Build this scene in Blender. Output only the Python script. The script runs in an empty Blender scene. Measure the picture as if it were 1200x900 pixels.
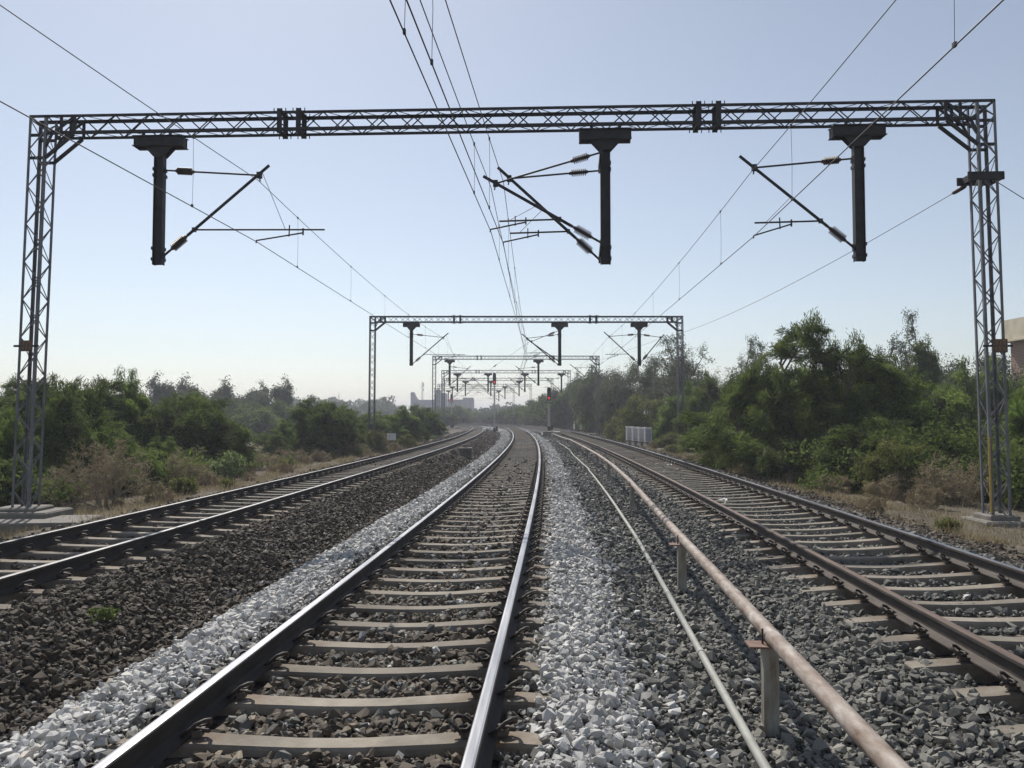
import bpy, bmesh, math, random
import numpy as np
from mathutils import Vector
C = bpy.context.scene.collection
R = math.radians
random.seed(7)
Z3 = np.array([0., 0., 1.])

# ------------------------------------------------------------------ layout of the line
def xc(Y):
    """lateral position of the middle track's centre line at distance Y"""
    Y = np.asarray(Y, float)
    Yc = np.clip(Y, -60, 250)
    x = -1.3 + 0.0607*Yc - 0.0004*Yc**2 - 0.00165*np.maximum(0, Yc-120)**2
    return x + (Y-Yc)*np.where(Y > 250, -0.5683, 0.1087)

def hd(Y):
    return (xc(np.asarray(Y)+.5)-xc(np.asarray(Y)-.5))

def zg(Y):
    """the line climbs gently in the distance"""
    Y = np.asarray(Y, float)
    return 0.0026*np.clip(Y-70, 0, 230)

def P(u, Y, z=0.0):
    h = float(hd(Y)); k = 1/math.sqrt(1+h*h)
    return np.array([float(xc(Y))+u*k, Y-u*h*k, z+float(zg(Y))])

OFF = {'left': -5.15, 'middle': 0.0, 'right': 5.3}
GAUGE = 1.746
CANT = 0.045
PU = np.array([-1500, -60, -22, -14, -10.5, -9.0, -8.0, -7.45, -7.0, -6.6, -6.3, -4.0, -3.8, -3.45, -2.95, -2.55, -2.3, -2.0, -1.75, -1.3, -1.1,
               1.1, 1.3, 1.8, 2.2, 2.7, 3.3, 3.8, 4.05, 4.3, 6.3, 6.7, 7.2, 7.9, 9.0, 12, 20, 60, 1500], float)
PZ = np.array([-2.2, -1.5, -1.2, -.85, -.70, -.60, -.52, -.44, -.29, -.245, -.29, -.29, -.23, -.22, -.36, -.53, -.50, -.36, -.24, -.19, -.26,
               -.26, -.185, -.25, -.33, -.36, -.33, -.265, -.245, -.295, -.295, -.225, -.26, -.5, -.57, -.66, -.9, -1.4, -2.2], float)
_rg = np.random.default_rng(3)
_wv = [(_rg.uniform(.15, .9), _rg.uniform(.05, .6), _rg.uniform(0, 6.28)) for _ in range(10)]
def wob(u, Y):
    s = 0
    for a, b, c in _wv:
        s = s + np.sin(a*u*2+b*Y*2+c)
    return s/10
def ground_u(u, Y):
    u = np.asarray(u, float); Y = np.asarray(Y, float)
    uu = u + 0.10*wob(u*1.3+9, Y*1.1)*np.clip((np.abs(u-np.round(u))), .4, 1)
    z = np.interp(uu, PU, PZ)
    for o_ in OFF.values():     # the outer rail is raised on the curve
        d = u-o_; z = z + np.clip((1.85-np.abs(d))/.35, 0, 1)*CANT*(.5+d/GAUGE)
    z = z + .022*wob(u*2, Y*1.7) + np.where(np.abs(u) > 9, .16*wob(u*.4, Y*.35), 0)
    return z + zg(Y)
def ground(x, y):
    h = hd(y)
    return float(ground_u((x-xc(y))/np.sqrt(1+h*h), y))

# ------------------------------------------------------------------ materials
def nodes_of(name):
    m = bpy.data.materials.new(name); m.use_nodes = True
    nt = m.node_tree; nt.nodes.clear()
    out = nt.nodes.new('ShaderNodeOutputMaterial')
    b = nt.nodes.new('ShaderNodeBsdfPrincipled')
    nt.links.new(b.outputs[0], out.inputs[0])
    return m, nt, b, out

def N(nt, t, **kw):
    n = nt.nodes.new(t)
    for k, v in kw.items():
        if k.startswith('i_'):
            q = k[2:]; n.inputs[int(q) if q.isdigit() else q].default_value = v
        else:
            setattr(n, k, v)
    return n

def ramp(nt, fac, stops):
    r = nt.nodes.new('ShaderNodeValToRGB')
    e = r.color_ramp.elements
    while len(e) < len(stops): e.new(.5)
    for k, (p, c) in enumerate(stops):
        e[k].position = p; e[k].color = (*c, 1)
    nt.links.new(fac, r.inputs[0])
    return r

def mat(name, stops, rough=.7, metal=0, scale=6, detail=6, bump=.15, bscale=None, stretch=None, spec=.4, coord='Object'):
    m, nt, b, out = nodes_of(name)
    tc = N(nt, 'ShaderNodeTexCoord')
    mp = N(nt, 'ShaderNodeMapping')
    nt.links.new(tc.outputs[coord], mp.inputs[0])
    if stretch: mp.inputs['Scale'].default_value = stretch
    n = N(nt, 'ShaderNodeTexNoise', i_Scale=scale, i_Detail=detail, i_Roughness=.62)
    nt.links.new(mp.outputs[0], n.inputs['Vector'])
    r = ramp(nt, n.outputs['Fac'], stops)
    nt.links.new(r.outputs[0], b.inputs['Base Color'])
    b.inputs['Metallic'].default_value = metal
    b.inputs['Specular IOR Level'].default_value = spec
    rr = N(nt, 'ShaderNodeMapRange', i_3=max(.05, rough-.1), i_4=min(1, rough+.12))
    nt.links.new(n.outputs['Fac'], rr.inputs[0]); nt.links.new(rr.outputs[0], b.inputs['Roughness'])
    if bump:
        n2 = N(nt, 'ShaderNodeTexNoise', i_Scale=bscale or scale*5, i_Detail=5)
        nt.links.new(mp.outputs[0], n2.inputs['Vector'])
        bp = N(nt, 'ShaderNodeBump', i_Strength=bump, i_Distance=.01)
        nt.links.new(n2.outputs['Fac'], bp.inputs['Height']); nt.links.new(bp.outputs[0], b.inputs['Normal'])
    return m

def leafmat(name, dark, mid, light, trans=.35):
    m, nt, b, out = nodes_of(name)
    at = N(nt, 'ShaderNodeAttribute', attribute_name='tone')
    oi = N(nt, 'ShaderNodeObjectInfo')
    ad = N(nt, 'ShaderNodeMath', operation='MULTIPLY_ADD', i_1=.22)
    nt.links.new(oi.outputs['Random'], ad.inputs[0]); nt.links.new(at.outputs['Fac'], ad.inputs[2])
    sb = N(nt, 'ShaderNodeMath', operation='SUBTRACT'); sb.inputs[1].default_value = .11
    nt.links.new(ad.outputs[0], sb.inputs[0])
    r = ramp(nt, sb.outputs[0], [(0, dark), (.5, mid), (1, light)])
    nt.links.new(r.outputs[0], b.inputs['Base Color'])
    b.inputs['Roughness'].default_value = .8; b.inputs['Specular IOR Level'].default_value = .12
    t = N(nt, 'ShaderNodeBsdfTranslucent')
    nt.links.new(r.outputs[0], t.inputs[0])
    mx = N(nt, 'ShaderNodeMixShader', i_0=trans)
    nt.links.new(b.outputs[0], mx.inputs[1]); nt.links.new(t.outputs[0], mx.inputs[2])
    nt.links.new(mx.outputs[0], out.inputs[0])
    return m

def stonemat(name, stops, rough=.8):
    m, nt, b, out = nodes_of(name)
    at = N(nt, 'ShaderNodeAttribute', attribute_name='tone')
    r = ramp(nt, at.outputs['Fac'], stops)
    tc = N(nt, 'ShaderNodeTexCoord')
    n = N(nt, 'ShaderNodeTexNoise', i_Scale=90, i_Detail=4)
    nt.links.new(tc.outputs['Object'], n.inputs['Vector'])
    mr = N(nt, 'ShaderNodeMapRange', i_3=.72, i_4=1.28)
    nt.links.new(n.outputs['Fac'], mr.inputs[0])
    mx = N(nt, 'ShaderNodeMix', data_type='RGBA', blend_type='MULTIPLY'); mx.inputs[0].default_value = 1
    nt.links.new(r.outputs[0], mx.inputs[6]); nt.links.new(mr.outputs[0], mx.inputs[7])
    nt.links.new(mx.outputs[2], b.inputs['Base Color'])
    b.inputs['Roughness'].default_value = rough
    b.inputs['Specular IOR Level'].default_value = .35
    bp = N(nt, 'ShaderNodeBump', i_Strength=.4, i_Distance=.004)
    nt.links.new(n.outputs['Fac'], bp.inputs['Height']); nt.links.new(bp.outputs[0], b.inputs['Normal'])
    return m

def sleepermat():
    m = mat('sleeper_concrete', [(.2, (.125, .106, .083)), (.42, (.215, .187, .15)), (.66, (.275, .245, .203)), (.9, (.34, .31, .265))], .88, 0, 7, detail=9, bump=.4, bscale=60)
    nt = m.node_tree; b = nt.nodes['Principled BSDF']
    src = b.inputs['Base Color'].links[0].from_socket
    tc = N(nt, 'ShaderNodeTexCoord'); sx = N(nt, 'ShaderNodeSeparateXYZ'); nt.links.new(tc.outputs['Object'], sx.inputs[0])
    ab = N(nt, 'ShaderNodeMath', operation='ABSOLUTE'); nt.links.new(sx.outputs[0], ab.inputs[0])
    df = N(nt, 'ShaderNodeMath', operation='SUBTRACT', i_1=.873); nt.links.new(ab.outputs[0], df.inputs[0])
    a2 = N(nt, 'ShaderNodeMath', operation='ABSOLUTE'); nt.links.new(df.outputs[0], a2.inputs[0])
    mr = N(nt, 'ShaderNodeMapRange', i_1=.10, i_2=.42, i_3=.95, i_4=0.0); nt.links.new(a2.outputs[0], mr.inputs[0])
    geo = N(nt, 'ShaderNodeNewGeometry')
    n = N(nt, 'ShaderNodeTexNoise', i_Scale=5, i_Detail=6); nt.links.new(geo.outputs['Position'], n.inputs['Vector'])
    cr = N(nt, 'ShaderNodeMapRange', i_1=.38, i_2=.66); nt.links.new(n.outputs['Fac'], cr.inputs[0])
    f = N(nt, 'ShaderNodeMath', operation='MULTIPLY'); nt.links.new(mr.outputs[0], f.inputs[0]); nt.links.new(cr.outputs[0], f.inputs[1])
    mx = N(nt, 'ShaderNodeMix', data_type='RGBA'); nt.links.new(f.outputs[0], mx.inputs[0]); nt.links.new(src, mx.inputs[6]); mx.inputs[7].default_value = (.13, .085, .055, 1)
    oi = N(nt, 'ShaderNodeObjectInfo'); vr = N(nt, 'ShaderNodeMapRange', i_3=.78, i_4=1.12); nt.links.new(oi.outputs['Random'], vr.inputs[0])
    n2 = N(nt, 'ShaderNodeTexNoise', i_Scale=1.7, i_Detail=7); nt.links.new(geo.outputs['Position'], n2.inputs['Vector'])
    v2 = N(nt, 'ShaderNodeMapRange', i_1=.3, i_2=.7, i_3=.7, i_4=1.15); nt.links.new(n2.outputs['Fac'], v2.inputs[0])
    pr = N(nt, 'ShaderNodeMath', operation='MULTIPLY'); nt.links.new(vr.outputs[0], pr.inputs[0]); nt.links.new(v2.outputs[0], pr.inputs[1])
    m2 = N(nt, 'ShaderNodeMix', data_type='RGBA', blend_type='MULTIPLY'); m2.inputs[0].default_value = 1
    nt.links.new(mx.outputs[2], m2.inputs[6]); nt.links.new(pr.outputs[0], m2.inputs[7]); nt.links.new(m2.outputs[2], b.inputs['Base Color'])
    return m

M = {}
M['galv'] = mat('galvanised_steel', [(.25, (.085, .088, .098)), (.55, (.155, .158, .168)), (.8, (.24, .24, .245))], .6, .25, 3, bump=.08)
M['galv_dark'] = mat('dark_backlit_steel', [(.3, (.012, .012, .014)), (.7, (.034, .034, .038))], .6, .2, 5)  # backlit shade of the beam and brackets put into the steel colour
M['insul'] = mat('brown_porcelain', [(.3, (.030, .016, .012)), (.7, (.05, .026, .018))], .5, 0, 8, bump=0)
M['wire'] = mat('oxidised_copper', [(.3, (.05, .045, .045)), (.7, (.09, .08, .075))], .5, .6, 8, bump=0)
M['railside'] = mat('rail_brown_rust', [(.25, (.032, .026, .023)), (.5, (.062, .050, .043)), (.75, (.115, .095, .08))], .75, .1, 9, stretch=(1, .3, 1))
M['railside_shaded'] = mat('rail_brown_shaded', [(.25, (.018, .015, .014)), (.5, (.036, .030, .027)), (.75, (.07, .058, .05))], .75, .1, 9, stretch=(1, .3, 1))  # same rust with the shade on left and middle rail sides painted in
M['railhead'] = mat('polished_rail_head', [(.3, (.23, .23, .245)), (.7, (.36, .36, .38))], .36, 1, 3, bump=.03, stretch=(3, .2, 3))
M['railhead_dull'] = mat('dull_rail_head', [(.3, (.15, .145, .145)), (.7, (.25, .245, .245))], .42, 1, 3, bump=.03, stretch=(3, .2, 3))
M['railrust'] = mat('rusty_rail_head', [(.3, (.13, .085, .06)), (.6, (.20, .135, .10)), (.85, (.30, .24, .20))], .45, .5, 5, bump=.06, stretch=(4, .25, 4))
M['sleeper'] = sleepermat()
M['clip'] = mat('clip_steel', [(.3, (.028, .024, .022)), (.7, (.075, .058, .048))], .6, .3, 20)
M['pad'] = mat('clip_shoulder_iron', [(.3, (.10, .085, .07)), (.7, (.2, .17, .14))], .7, .3, 20)
M['concrete'] = mat('foundation_concrete', [(.2, (.10, .092, .078)), (.5, (.18, .166, .145)), (.8, (.27, .25, .22))], .9, 0, 3, detail=9, bump=.4, bscale=30)
M['pipe'] = mat('rusty_painted_pipe', [(.30, (.11, .068, .046)), (.43, (.21, .158, .125)), (.58, (.30, .255, .22)), (.72, (.45, .42, .385))], .62, 0, 11, detail=8, bump=.12, bscale=70, stretch=(1.6, .45, 1.6))
M['conduit'] = mat('pale_conduit', [(.25, (.22, .22, .195)), (.5, (.31, .31, .28)), (.8, (.42, .42, .385))], .65, 0, 11, bump=.08, stretch=(1, .4, 1))
M['rust'] = mat('rusty_plate', [(.3, (.12, .068, .05)), (.6, (.22, .145, .12)), (.8, (.33, .27, .24))], .75, .1, 14)
M['postpaint'] = mat('stained_post', [(.28, (.14, .085, .05)), (.45, (.25, .23, .19)), (.7, (.36, .36, .32))], .65, .1, 6, bump=.15, stretch=(2, 2, .5))
M['yellow'] = mat('yellow_paint', [(.3, (.42, .26, .04)), (.7, (.55, .36, .07))], .5, 0, 8)
M['plate'] = mat('plate_enamel', [(.3, (.07, .05, .038)), (.7, (.13, .09, .06))], .6, 0, 20)
M['plate_ink'] = mat('plate_faded_paint', [(.3, (.20, .10, .05)), (.7, (.27, .15, .075))], .7, 0, 20, bump=0)
M['black'] = mat('signal_black', [(.3, (.015, .015, .016)), (.7, (.03, .03, .03))], .5, 0, 8)
M['white'] = mat('white_paint', [(.25, (.60, .59, .57)), (.6, (.78, .77, .76))], .6, 0, 6)
M['silver'] = mat('silver_paint', [(.3, (.34, .34, .34)), (.7, (.48, .48, .48))], .55, .1, 5, bump=0)
M['palecon'] = mat('pale_concrete', [(.25, (.36, .34, .30)), (.6, (.48, .46, .42)), (.85, (.55, .53, .49))], .9, 0, 4, detail=9, bump=.3, bscale=30)
M['greypanel'] = mat('grey_panel', [(.3, (.36, .36, .39)), (.7, (.45, .45, .48))], .5, 0, 5)
M['dkbox'] = mat('mossy_box', [(.3, (.05, .055, .045)), (.7, (.10, .10, .08))], .85, 0, 6)
M['soil'] = None
M['cream'] = mat('cream_plaster', [(.25, (.46, .40, .28)), (.6, (.62, .56, .42)), (.85, (.70, .65, .52))], .85, 0, 1.5, detail=9, bump=.1)
M['farwall'] = mat('grey_render', [(.3, (.13, .135, .145)), (.7, (.20, .205, .215))], .9, 0, .3, bump=0)
M['farwin'] = mat('dark_openings', [(.3, (.08, .085, .10)), (.7, (.13, .135, .15))], .6, 0, 1, bump=0)
M['bark'] = mat('bark', [(.3, (.07, .055, .045)), (.7, (.17, .14, .115))], .9, 0, 12, bump=.4)
M['leafd'] = leafmat('leaf_dark', (.042, .058, .015), (.096, .132, .033), (.175, .225, .06), .47)
M['leafm'] = leafmat('leaf_mid', (.062, .095, .020), (.13, .195, .040), (.225, .295, .068), .48)
M['leafy'] = leafmat('leaf_yellowish', (.075, .088, .026), (.15, .165, .045), (.24, .25, .08), .42)
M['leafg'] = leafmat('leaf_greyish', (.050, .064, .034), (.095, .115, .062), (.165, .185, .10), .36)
M['leafp'] = leafmat('leaf_pale', (.12, .17, .06), (.22, .28, .11), (.34, .40, .2), .35)
M['dry'] = leafmat('dry_straw', (.16, .128, .072), (.29, .235, .14), (.42, .355, .23), .38)
M['drytwig'] = mat('dry_twig', [(.3, (.17, .14, .095)), (.7, (.33, .275, .20))], .9, 0, 12, bump=0)

def emit(name, col, s):
    m, nt, b, out = nodes_of(name)
    b.inputs['Base Color'].default_value = (*col, 1)
    b.inputs['Emission Color'].default_value = (*col, 1)
    b.inputs['Emission Strength'].default_value = s
    return m
M['red'] = emit('red_lamp', (1, .02, .03), .9)
M['lens'] = mat('unlit_lens', [(.3, (.02, .02, .02)), (.7, (.04, .04, .04))], .2, 0, 3, bump=0)

def brickmat():
    m, nt, b, out = nodes_of('red_brick')
    tc = N(nt, 'ShaderNodeTexCoord')
    br = N(nt, 'ShaderNodeTexBrick', i_Scale=4.5)
    br.inputs['Color1'].default_value = (.27, .12, .065, 1)
    br.inputs['Color2'].default_value = (.20, .085, .05, 1)
    br.inputs['Mortar'].default_value = (.3, .24, .18, 1)
    mp = N(nt, 'ShaderNodeMapping'); mp.inputs['Rotation'].default_value = (R(90), 0, 0)
    nt.links.new(tc.outputs['Object'], mp.inputs[0]); nt.links.new(mp.outputs[0], br.inputs[0])
    nt.links.new(br.outputs[0], b.inputs[0]); b.inputs['Roughness'].default_value = .9
    return m
M['brick'] = brickmat()

def groundmat():
    """one sheet: grey ballast between and around the tracks, white ballast strips, earth beyond"""
    m, nt, b, out = nodes_of('ballast_and_earth')
    au = N(nt, 'ShaderNodeAttribute', attribute_name='lat')
    geo = N(nt, 'ShaderNodeNewGeometry')
    pos = geo.outputs['Position']
    wn = N(nt, 'ShaderNodeTexNoise', i_Scale=1.6, i_Detail=4)
    nt.links.new(pos, wn.inputs['Vector'])
    du = N(nt, 'ShaderNodeMath', operation='MULTIPLY_ADD', i_1=.7, i_2=-.35)
    nt.links.new(wn.outputs['Fac'], du.inputs[0])
    u = N(nt, 'ShaderNodeMath', operation='ADD')
    nt.links.new(au.outputs['Fac'], u.inputs[0]); nt.links.new(du.outputs[0], u.inputs[1])
    def band(a, c, s):
        x = N(nt, 'ShaderNodeMapRange', interpolation_type='SMOOTHSTEP', i_1=a-s, i_2=a+s)
        y = N(nt, 'ShaderNodeMapRange', interpolation_type='SMOOTHSTEP', i_1=c-s, i_2=c+s, i_3=1, i_4=0)
        nt.links.new(u.outputs[0], x.inputs[0]); nt.links.new(u.outputs[0], y.inputs[0])
        q = N(nt, 'ShaderNodeMath', operation='MULTIPLY')
        nt.links.new(x.outputs[0], q.inputs[0]); nt.links.new(y.outputs[0], q.inputs[1])
        return q.outputs[0]
    vo = N(nt, 'ShaderNodeTexVoronoi', i_Scale=15)
    nt.links.new(pos, vo.inputs['Vector'])
    sep = N(nt, 'ShaderNodeSeparateColor'); nt.links.new(vo.outputs['Color'], sep.inputs[0])
    dk = ramp(nt, sep.outputs[0], [(0, (.022, .021, .02)), (.5, (.055, .053, .05)), (.85, (.11, .105, .098)), (1, (.2, .19, .18))])  # grey ballast darkened to hold the shadows stones would cast
    wh = ramp(nt, sep.outputs[0], [(0, (.06, .06, .065)), (.5, (.18, .18, .185)), (1, (.40, .40, .40))])
    n1 = N(nt, 'ShaderNodeTexNoise', i_Scale=.9, i_Detail=10, i_Roughness=.7)
    nt.links.new(pos, n1.inputs['Vector'])
    so = ramp(nt, n1.outputs['Fac'], [(.25, (.062, .053, .038)), (.45, (.105, .09, .066)), (.62, (.155, .132, .10)), (.8, (.09, .088, .055))])
    def mix(f, a, c):
        x = N(nt, 'ShaderNodeMix', data_type='RGBA')
        nt.links.new(f, x.inputs[0]); nt.links.new(a, x.inputs[6]); nt.links.new(c, x.inputs[7])
        return x.outputs[2]
    c1 = mix(band(-7.9, 8.1, .2), so.outputs[0], dk.outputs[0])
    c2 = mix(band(-2.2, -1.25, .1), c1, wh.outputs[0])
    c3 = mix(band(1.2, 1.9, .12), c2, wh.outputs[0])
    br = ramp(nt, sep.outputs[0], [(0, (.02, .016, .014)), (.5, (.048, .039, .033)), (.85, (.09, .075, .063)), (1, (.16, .14, .12))])
    for o_ in (OFF['left'], 0.0, OFF['right']): c3 = mix(band(o_-.95, o_+.95, .15), c3, br.outputs[0])
    nt.links.new(c3, b.inputs['Base Color'])
    b.inputs['Roughness'].default_value = .95; b.inputs['Specular IOR Level'].default_value = .15
    bp = N(nt, 'ShaderNodeBump', i_Strength=.9, i_Distance=.05)
    inv = N(nt, 'ShaderNodeMath', operation='SUBTRACT', i_0=1.0)
    nt.links.new(vo.outputs['Distance'], inv.inputs[1])
    nt.links.new(inv.outputs[0], bp.inputs['Height']); nt.links.new(bp.outputs[0], b.inputs['Normal'])
    return m
M['ground'] = groundmat()
M['stone_dark'] = stonemat('basalt_ballast', [(0, (.07, .068, .062)), (.45, (.15, .146, .132)), (.8, (.215, .207, .18)), (.93, (.29, .27, .23)), (1, (.36, .34, .30))])
M['stone_brown'] = stonemat('dusty_ballast', [(0, (.050, .039, .029)), (.5, (.112, .090, .067)), (.85, (.185, .152, .112)), (1, (.29, .24, .18))])
M['stone_white'] = stonemat('white_ballast', [(0, (.21, .205, .195)), (.3, (.39, .385, .37)), (.75, (.56, .55, .53)), (.92, (.68, .66, .61)), (1, (.52, .45, .38))], .75)

# ------------------------------------------------------------------ mesh helpers
def nrm(v):
    v = np.asarray(v, float); return v/max(1e-9, np.linalg.norm(v))

class MB:
    def __init__(s): s.v = []; s.f = []; s.m = []; s.s = []
    def add(s, vs, fs, m=0, smooth=False):
        o = len(s.v); s.v += [tuple(map(float, v)) for v in vs]
        for f in fs: s.f.append(tuple(i+o for i in f)); s.m.append(m); s.s.append(smooth)
    def sweep(s, p, q, prof, xd, yd, m=0):
        """extrude a 2-D outline from p to q"""
        p, q = np.asarray(p, float), np.asarray(q, float); n = len(prof)
        a = [p+xd*x+yd*y for x, y in prof]; b = [q+xd*x+yd*y for x, y in prof]
        fs = [(i, (i+1) % n, n+(i+1) % n, n+i) for i in range(n)]
        fs += [tuple(range(n))[::-1], tuple(range(n, 2*n))]
        s.add(a+b, fs, m)
    def bar(s, p, q, w, h, up=Z3, m=0):
        p, q = np.asarray(p, float), np.asarray(q, float); d = nrm(q-p)
        if abs(d@nrm(up)) > .98: up = np.array([0., 1., 0.]) if abs(d[1]) < .9 else np.array([1., 0, 0])
        x = nrm(np.cross(d, up)); y = np.cross(x, d)
        s.sweep(p, q, [(-w/2, -h/2), (w/2, -h/2), (w/2, h/2), (-w/2, h/2)], x, y, m)
    def ell(s, p, q, w, t, xd, yd, m=0):
        s.sweep(p, q, [(0, 0), (w, 0), (w, t), (t, t), (t, w), (0, w)], np.asarray(xd, float), np.asarray(yd, float), m)
    def box(s, c, size, ax=None, m=0):
        c = np.asarray(c, float); X, Y, Zx = ax if ax is not None else np.eye(3)
        h = [k/2 for k in size]
        vs = [c+X*sx*h[0]+Y*sy*h[1]+Zx*sz*h[2] for sz in (-1, 1) for sx, sy in ((-1, -1), (1, -1), (1, 1), (-1, 1))]
        s.add(vs, [(3, 2, 1, 0), (4, 5, 6, 7), (0, 1, 5, 4), (1, 2, 6, 5), (2, 3, 7, 6), (3, 0, 4, 7)], m)
    def tube(s, pts, r, n=8, m=0, caps=True, smooth=True):
        pts = [np.asarray(p, float) for p in pts]; k = len(pts)
        rs = r if hasattr(r, '__len__') else [r]*k
        d0 = nrm(pts[1]-pts[0]); ref = Z3 if abs(d0[2]) < .9 else np.array([1., 0, 0])
        x = nrm(np.cross(d0, ref)); vs = []
        for i, p in enumerate(pts):
            d = nrm(pts[min(i+1, k-1)]-pts[max(i-1, 0)])
            x = nrm(x-d*(x@d)); y = np.cross(d, x)
            for j in range(n):
                a = 2*math.pi*j/n; vs.append(p+(x*math.cos(a)+y*math.sin(a))*rs[i])
        fs = [(i*n+j, i*n+(j+1) % n, (i+1)*n+(j+1) % n, (i+1)*n+j) for i in range(k-1) for j in range(n)]
        s.add(vs, fs, m, smooth)
        if caps: s.add(vs[:n]+vs[-n:], [tuple(range(n))[::-1], tuple(range(n, 2*n))], m)
    def lathe(s, p, q, prof, n=12, m=0):
        """prof: (t along p->q in 0..1, radius)"""
        p, q = np.asarray(p, float), np.asarray(q, float)
        s.tube([p+(q-p)*t for t, _ in prof], [r for _, r in prof], n, m)
    def build(s, name, mats, parent=None, loc=None):
        me = bpy.data.meshes.new(name)
        vs = s.v
        if loc is not None:
            vs = [(a-loc[0], b-loc[1], c-loc[2]) for a, b, c in vs]
        me.from_pydata(vs, [], s.f)
        for k in (mats if isinstance(mats, (list, tuple)) else [mats]): me.materials.append(k)
        me.polygons.foreach_set('material_index', s.m)
        me.polygons.foreach_set('use_smooth', s.s)
        me.update()
        o = bpy.data.objects.new(name, me); C.objects.link(o)
        if loc is not None and parent is None: o.location = loc
        if parent is not None: o.parent = parent
        return o

def tag(o, label=None, cat=None, group=None, kind=None):
    if label: o['label'] = label
    if cat: o['category'] = cat
    if group: o['group'] = group
    if kind: o['kind'] = kind
    return o
def empty(name, loc, label=None, cat=None, group=None, kind=None):
    o = bpy.data.objects.new(name, None); C.objects.link(o); o.location = [float(k) for k in loc]
    o.empty_display_size = .3
    return tag(o, label, cat, group, kind)
def part(mb, name, mats, root):
    """a child mesh built in world coordinates under an Empty that stands at root.location"""
    return mb.build(name, mats, root, loc=tuple(root.location))
def sub(mb, name, mats, parent, root):
    return mb.build(name, mats, parent, loc=tuple(root.location))

def npmesh(name, V, F, mats, tone=None, fm=None, smooth=False, parent=None, attr='tone'):
    me = bpy.data.meshes.new(name)
    k = F.shape[1]
    me.vertices.add(len(V)); me.vertices.foreach_set('co', np.ascontiguousarray(V, np.float32).ravel())
    me.loops.add(F.size); me.loops.foreach_set('vertex_index', np.ascontiguousarray(F, np.int32).ravel())
    me.polygons.add(len(F)); me.polygons.foreach_set('loop_start', np.arange(0, F.size, k, dtype=np.int32))
    for q in (mats if isinstance(mats, (list, tuple)) else [mats]): me.materials.append(q)
    if fm is not None: me.polygons.foreach_set('material_index', np.ascontiguousarray(fm, np.int32))
    me.update(calc_edges=True)
    if not smooth: me.shade_flat()
    if tone is not None:
        a = me.attributes.new(attr, 'FLOAT', 'POINT'); a.data.foreach_set('value', np.ascontiguousarray(tone, np.float32))
    o = bpy.data.objects.new(name, me); C.objects.link(o)
    if parent is not None: o.parent = parent
    return o

# ------------------------------------------------------------------ ground sheet
def build_ground():
    Ys = np.unique(np.concatenate([np.arange(-45, 3, 3.), np.arange(3, 60, .25), np.arange(60, 130, 1.), np.arange(130, 300, 3.), np.geomspace(300, 2150, 25)]))
    us = np.unique(np.round(np.concatenate([np.arange(-11, 11.01, .2), PU[np.abs(PU) < 30], -np.geomspace(11, 1080, 22), np.geomspace(11, 1080, 22)]), 3))
    U, YY = np.meshgrid(us, Ys)
    Zv = ground_u(U, YY)
    rg = np.random.default_rng(5)
    Zv += np.where(np.abs(U) < 8, rg.normal(0, .008, U.shape), rg.normal(0, .02, U.shape))
    X = np.clip(xc(YY), -60, 10) + U
    V = np.stack([X, YY, Zv], -1).reshape(-1, 3)
    a, b = U.shape
    i = np.arange(a*b).reshape(a, b)
    F = np.stack([i[:-1, :-1], i[:-1, 1:], i[1:, 1:], i[1:, :-1]], -1).reshape(-1, 4)
    o = npmesh('ground', V, F, M['ground'], U.ravel(), smooth=True, attr='lat')
    tag(o, 'ballast bed and bare earth of the railway formation', 'ground', kind='structure')
build_ground()

# ------------------------------------------------------------------ tracks
def cant_z(u): return CANT*u/GAUGE
RAILPROF = [(-.075, 0), (.075, 0), (.075, .011), (.03, .024), (.0085, .042), (.0085, .122), (.034, .136), (.0365, .142), (.0365, .164), (.030, .1705), (.018, .172),
            (-.018, .172), (-.030, .1705), (-.0365, .164), (-.0365, .142), (-.034, .136), (-.0085, .122), (-.0085, .042), (-.03, .024), (-.075, .011)]
HEADFACES = (7, 8, 9, 10, 11, 12)      # the polished running surface
def rail(off, side, Y0, Y1, head, parent, root, label=None):
    Ys = np.concatenate([np.arange(Y0, 40, .5), np.arange(40, Y1, 1.5)])
    mb = MB(); n = len(RAILPROF); vs = []
    t = side*GAUGE/2
    for Y in Ys:
        for a, b in RAILPROF:
            p = P(off+t+a, Y, -.172+b+cant_z(t)+CANT/2); vs.append(p)
    k = len(Ys)
    body = [(i*n+j, i*n+(j+1) % n, (i+1)*n+(j+1) % n, (i+1)*n+j) for i in range(k-1) for j in range(n) if j not in (9, 10, 11)]
    top = [(i*n+j, i*n+(j+1) % n, (i+1)*n+(j+1) % n, (i+1)*n+j) for i in range(k-1) for j in (9, 10, 11)]
    mb.add(vs, body, 0); mb.f += top; mb.m += [1]*len(top); mb.s += [False]*len(top)
    mb.f += [tuple(range(n)), tuple(range((k-1)*n, k*n))[::-1]]; mb.m += [0, 0]; mb.s += [False]*2
    o = part(mb, 'rail', [M['railside' if off > 1 else 'railside_shaded'], head], root)
    if label: o['label'] = label
    return o

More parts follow.
